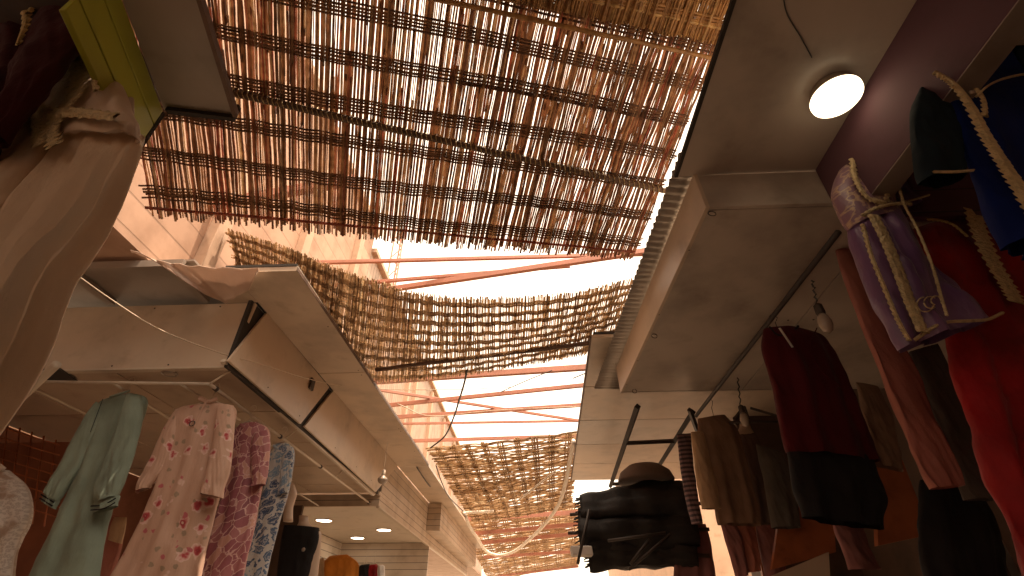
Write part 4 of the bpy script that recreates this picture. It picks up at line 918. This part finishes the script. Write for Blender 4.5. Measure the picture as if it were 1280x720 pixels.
# brown tunics
pl = (1.5, 4.05, .1)
t = garment('tunic', 'brown tunic, front one of the pair by the striped scarf', 'tunic', 920, 655, pl, GR)
panel('body', [(872, 524), (874, 550), (884, 595), (893, 630), (899, 655)], [(906, 519), (922, 540), (934, 580), (944, 620), (950, 657)], pl, .06, 'f_brown', t, .016, top=.5)
hanger(892, 520, pl, 'hanger of the front brown tunic', .1, 'dark_metal', up=.16)
pl = (1.7, 4.3, .1)
t = garment('tunic', 'darker brown tunic hanging behind and right of the front one', 'tunic', 960, 655, pl, GR)
panel('body', [(918, 545), (926, 580), (934, 615), (942, 655)], [(944, 542), (960, 580), (972, 615), (980, 655)], pl, .06, 'f_taupe', t, .014, top=.6)
pl = (1.85, 4.2, .1)
t = garment('jacket', 'very dark jacket next to the black skirt on the right', 'jacket', 980, 655, pl, GR)
panel('body', [(945, 556), (955, 600), (965, 660)], [(978, 566), (990, 605), (1000, 660)], pl, .06, 'f_grey', t, .012)
neckform('dim brown mannequin neck above the darker tunic', [((925, 525), (936, 525)), ((924, 535), (938, 535)), ((918, 546), (946, 548)), ((925, 560), (945, 560))], (1.7, 4.3, .1), 'skin', .04)
pl = (1.45, 3.95, .35)
t = garment('scarf', 'narrow beige scarf hanging left of the brown tunic', 'scarf', 885, 636, pl, GR)
panel('cloth', [(864, 540), (869, 580), (878, 636)], [(878, 540), (889, 585), (900, 636)], pl, .04, 'f_beige', t, .006)
pl = (1.35, 4.1, .35)
t = garment('scarf', 'horizontally striped narrow scarf at the left end of the brown tunics', 'scarf', 870, 655, pl, GR)
panel('cloth', [(846, 543), (852, 590), (858, 625), (866, 655)], [(863, 542), (867, 590), (872, 625), (877, 655)], pl, .03, 'stripe', t, .005)
# skirts below the tunics
pl = (1.65, 4.6, .1)
for lab, L, Rr, mt in (('mauve skirt below the front brown tunic, left one', [(900, 652), (908, 680), (920, 722)], [(918, 652), (928, 680), (934, 720)], 'f_mauve'),
                       ('pinkish brown skirt below the brown tunics, middle one', [(918, 654), (926, 680), (934, 716)], [(940, 654), (946, 680), (950, 714)], 'f_pink'),
                       ('dull mauve skirt below the darker tunic, right one', [(944, 656), (950, 685), (958, 725)], [(972, 656), (976, 685), (984, 725)], 'f_mauve')):
    t = garment('skirt', lab, 'skirt', L[-1][0]+8, L[-1][1], pl, GR); panel('cloth', L, Rr, pl, .05, mt, t, .014)
pl = (1.6, 5.0, .1)
t = garment('shirt', 'maroon shirt low by the bright white gap', 'shirt', 880, 720, pl, GR)
panel('body', [(846, 655), (842, 690), (842, 740)], [(882, 655), (890, 690), (896, 740)], pl, .05, 'f_mauve', t, .012)
# round wicker shade
c = PY(808, 603, 5.0); mb = MB(); mb.lathe(c, [(.26, 0), (.27, .02), (.24, .09), (.16, .15), (.06, .175), (.01, .18)], 36)
o = mb.build('wicker_shade', 'f_taupe', smooth=True); tag(o, 'round domed wicker shade above the folded black parasols', 'lamp shade')
# folded black parasols / tarps
for i, (a, b, r, lab) in enumerate((((728, 642), (868, 630), .19, 'uppermost of the black folded parasols stacked below the right soffit'), ((726, 666), (872, 662), .19, 'middle one of the black folded parasols stacked below the right soffit'), ((738, 688), (872, 694), .16, 'lowest one of the black folded parasols stacked below the right soffit'))):
    p, q = PY(*a, 5.1), PY(*b, 4.9); t = thing('folded_parasol', lab, 'parasol', (p+q)/2, 'folded black parasols')
    mb = MB(); ax = (q-p).normalized(); u_ = ax.cross(Vector((0, 0, 1))).normalized(); w_ = ax.cross(u_); vs = []; m = 26; N = 30
    for k in range(m):
        f = k/(m-1); cc = p.lerp(q, f); rr = r*(.8+.25*math.sin(f*2.6+i)+.05*math.sin(f*23))
        for j in range(N):
            th = 2*math.pi*j/N; e = rr*(1+.10*math.sin(5*th+3*f+i)+.08*math.sin(11*th-5*f)+.03*math.sin(19*th+9*f)+.09*mn.noise(Vector((f*9, th*2, i*3)))); vs.append(cc+u_*math.cos(th)*e+w_*math.sin(th)*e)
    mb.add(vs, [(k*N+j, k*N+(j+1) % N, (k+1)*N+(j+1) % N, (k+1)*N+j) for k in range(m-1) for j in range(N)]+[tuple(range(N)), tuple((m-1)*N+j for j in range(N))])
    mb.build('canopy_cloth', 'f_tarp', t, smooth=True); MB().tube([p-ax*.12, q+ax*.1], .016, 8).build('shaft', 'dark_metal', t, smooth=True)
    fr = MB()
    for k in range(20):
        cc = p.lerp(q, k/20)+w_*(-r*1.0) if False else p+u_*math.cos(k*.314)*r*.75+w_*math.sin(k*.314)*r*.75
        fr.tube([cc, cc-ax*.05+Vector((0, 0, -.03*R.random()))], .006, 4)
    fr.build('fringe', 'f_tarp', t)
for a, b, lab in (((737, 637), (722, 705), 'pale rod crossing the left ends of the folded parasols'), ((838, 668), (786, 712), 'slanting rod low in front of the folded parasols'), ((812, 674), (788, 705), 'short slanting rod low in front of the folded parasols'), ((760, 676), (832, 666), 'pale rod lying along the middle folded parasol')):
    tag(MB().tube([PY(*a, 4.62), PY(*b, 4.62)], .012, 8).build('metal_rod', 'dark_metal', smooth=True), lab, 'rod', 'metal rods on the parasols')
o = MB().slab([PY(713, 682, 4.8), PY(740, 682, 4.8), PY(742, 694, 4.8), PY(715, 694, 4.8)], (0, .15, 0)).build('white_carton', 'f_white', bevel=.01); tag(o, 'small white carton at the left end of the folded parasols', 'carton')
# awning valance seen in the sunlit gap
pl = (2.2, 5.3, 0)

rc = thing('sky_blocker', 'unseen dark sheet added over the alley behind the viewer to block sky and sun', 'light blocker', (0, -2, Z(2.9)))
MB().box((-2.6, -7, Z(3.0)), (3.19, .55, Z(3.02))).build('cloth', 'f_tarp', rc)  # added out of view, keeps sky and sun off the stalls and gowns
# ------------------------------------------------------------------ camera, sky, sun
cam = bpy.data.cameras.new('camera'); co = bpy.data.objects.new('camera', cam); COL.objects.link(co); scene.camera = co
cam.sensor_width = 36; cam.lens = F/1280*36; cam.clip_start = .02; cam.clip_end = 500
co.location = E0; co.rotation_euler = (math.pi/2+PIT, 0, YAW)
w = bpy.data.worlds.new('World'); scene.world = w; w.use_nodes = True
nt = w.node_tree; bg = nt.nodes['Background']; sky = nt.nodes.new('ShaderNodeTexSky'); sky.sky_type = 'NISHITA'; sky.sun_disc = False
SD = Vector((.21, -.13, .95)).normalized()       # towards the sun
el = math.asin(SD.z); az = math.atan2(SD.x, SD.y)
sky.sun_elevation = el; sky.sun_rotation = az; sky.dust_density = 4.0; sky.air_density = 1.0; sky.ozone_density = .6
hz = nt.nodes.new('ShaderNodeMix'); hz.data_type = 'RGBA'; hz.inputs[0].default_value = .65
hz.inputs[7].default_value = (10.5, 9.6, 8.3, 1)      # bright thin cloud veil over the blue
nt.links.new(sky.outputs[0], hz.inputs[6]); nt.links.new(hz.outputs[2], bg.inputs[0]); bg.inputs[1].default_value = .15
sl = bpy.data.lights.new('sun', 'SUN'); sl.energy = 3.6; sl.angle = math.radians(.5); sl.color = (1, .86, .74)
so = bpy.data.objects.new('sun', sl); COL.objects.link(so); so.rotation_euler = (-SD).to_track_quat('-Z', 'Y').to_euler(); so.location = (4, -2, 9)
vs_ = scene.view_settings; vs_.view_transform = 'Standard'; vs_.look = 'None'; vs_.gamma = 1; vs_.use_curve_mapping = False
vs_.exposure = 1.22
vs_.use_white_balance = True; vs_.white_balance_temperature = 8300; vs_.white_balance_tint = 14
cy = scene.cycles; cy.max_bounces = 10; cy.diffuse_bounces = 7; cy.glossy_bounces = 3; cy.use_denoising = True
cy.sample_clamp_indirect = 6; cy.caustics_reflective = False; cy.caustics_refractive = False
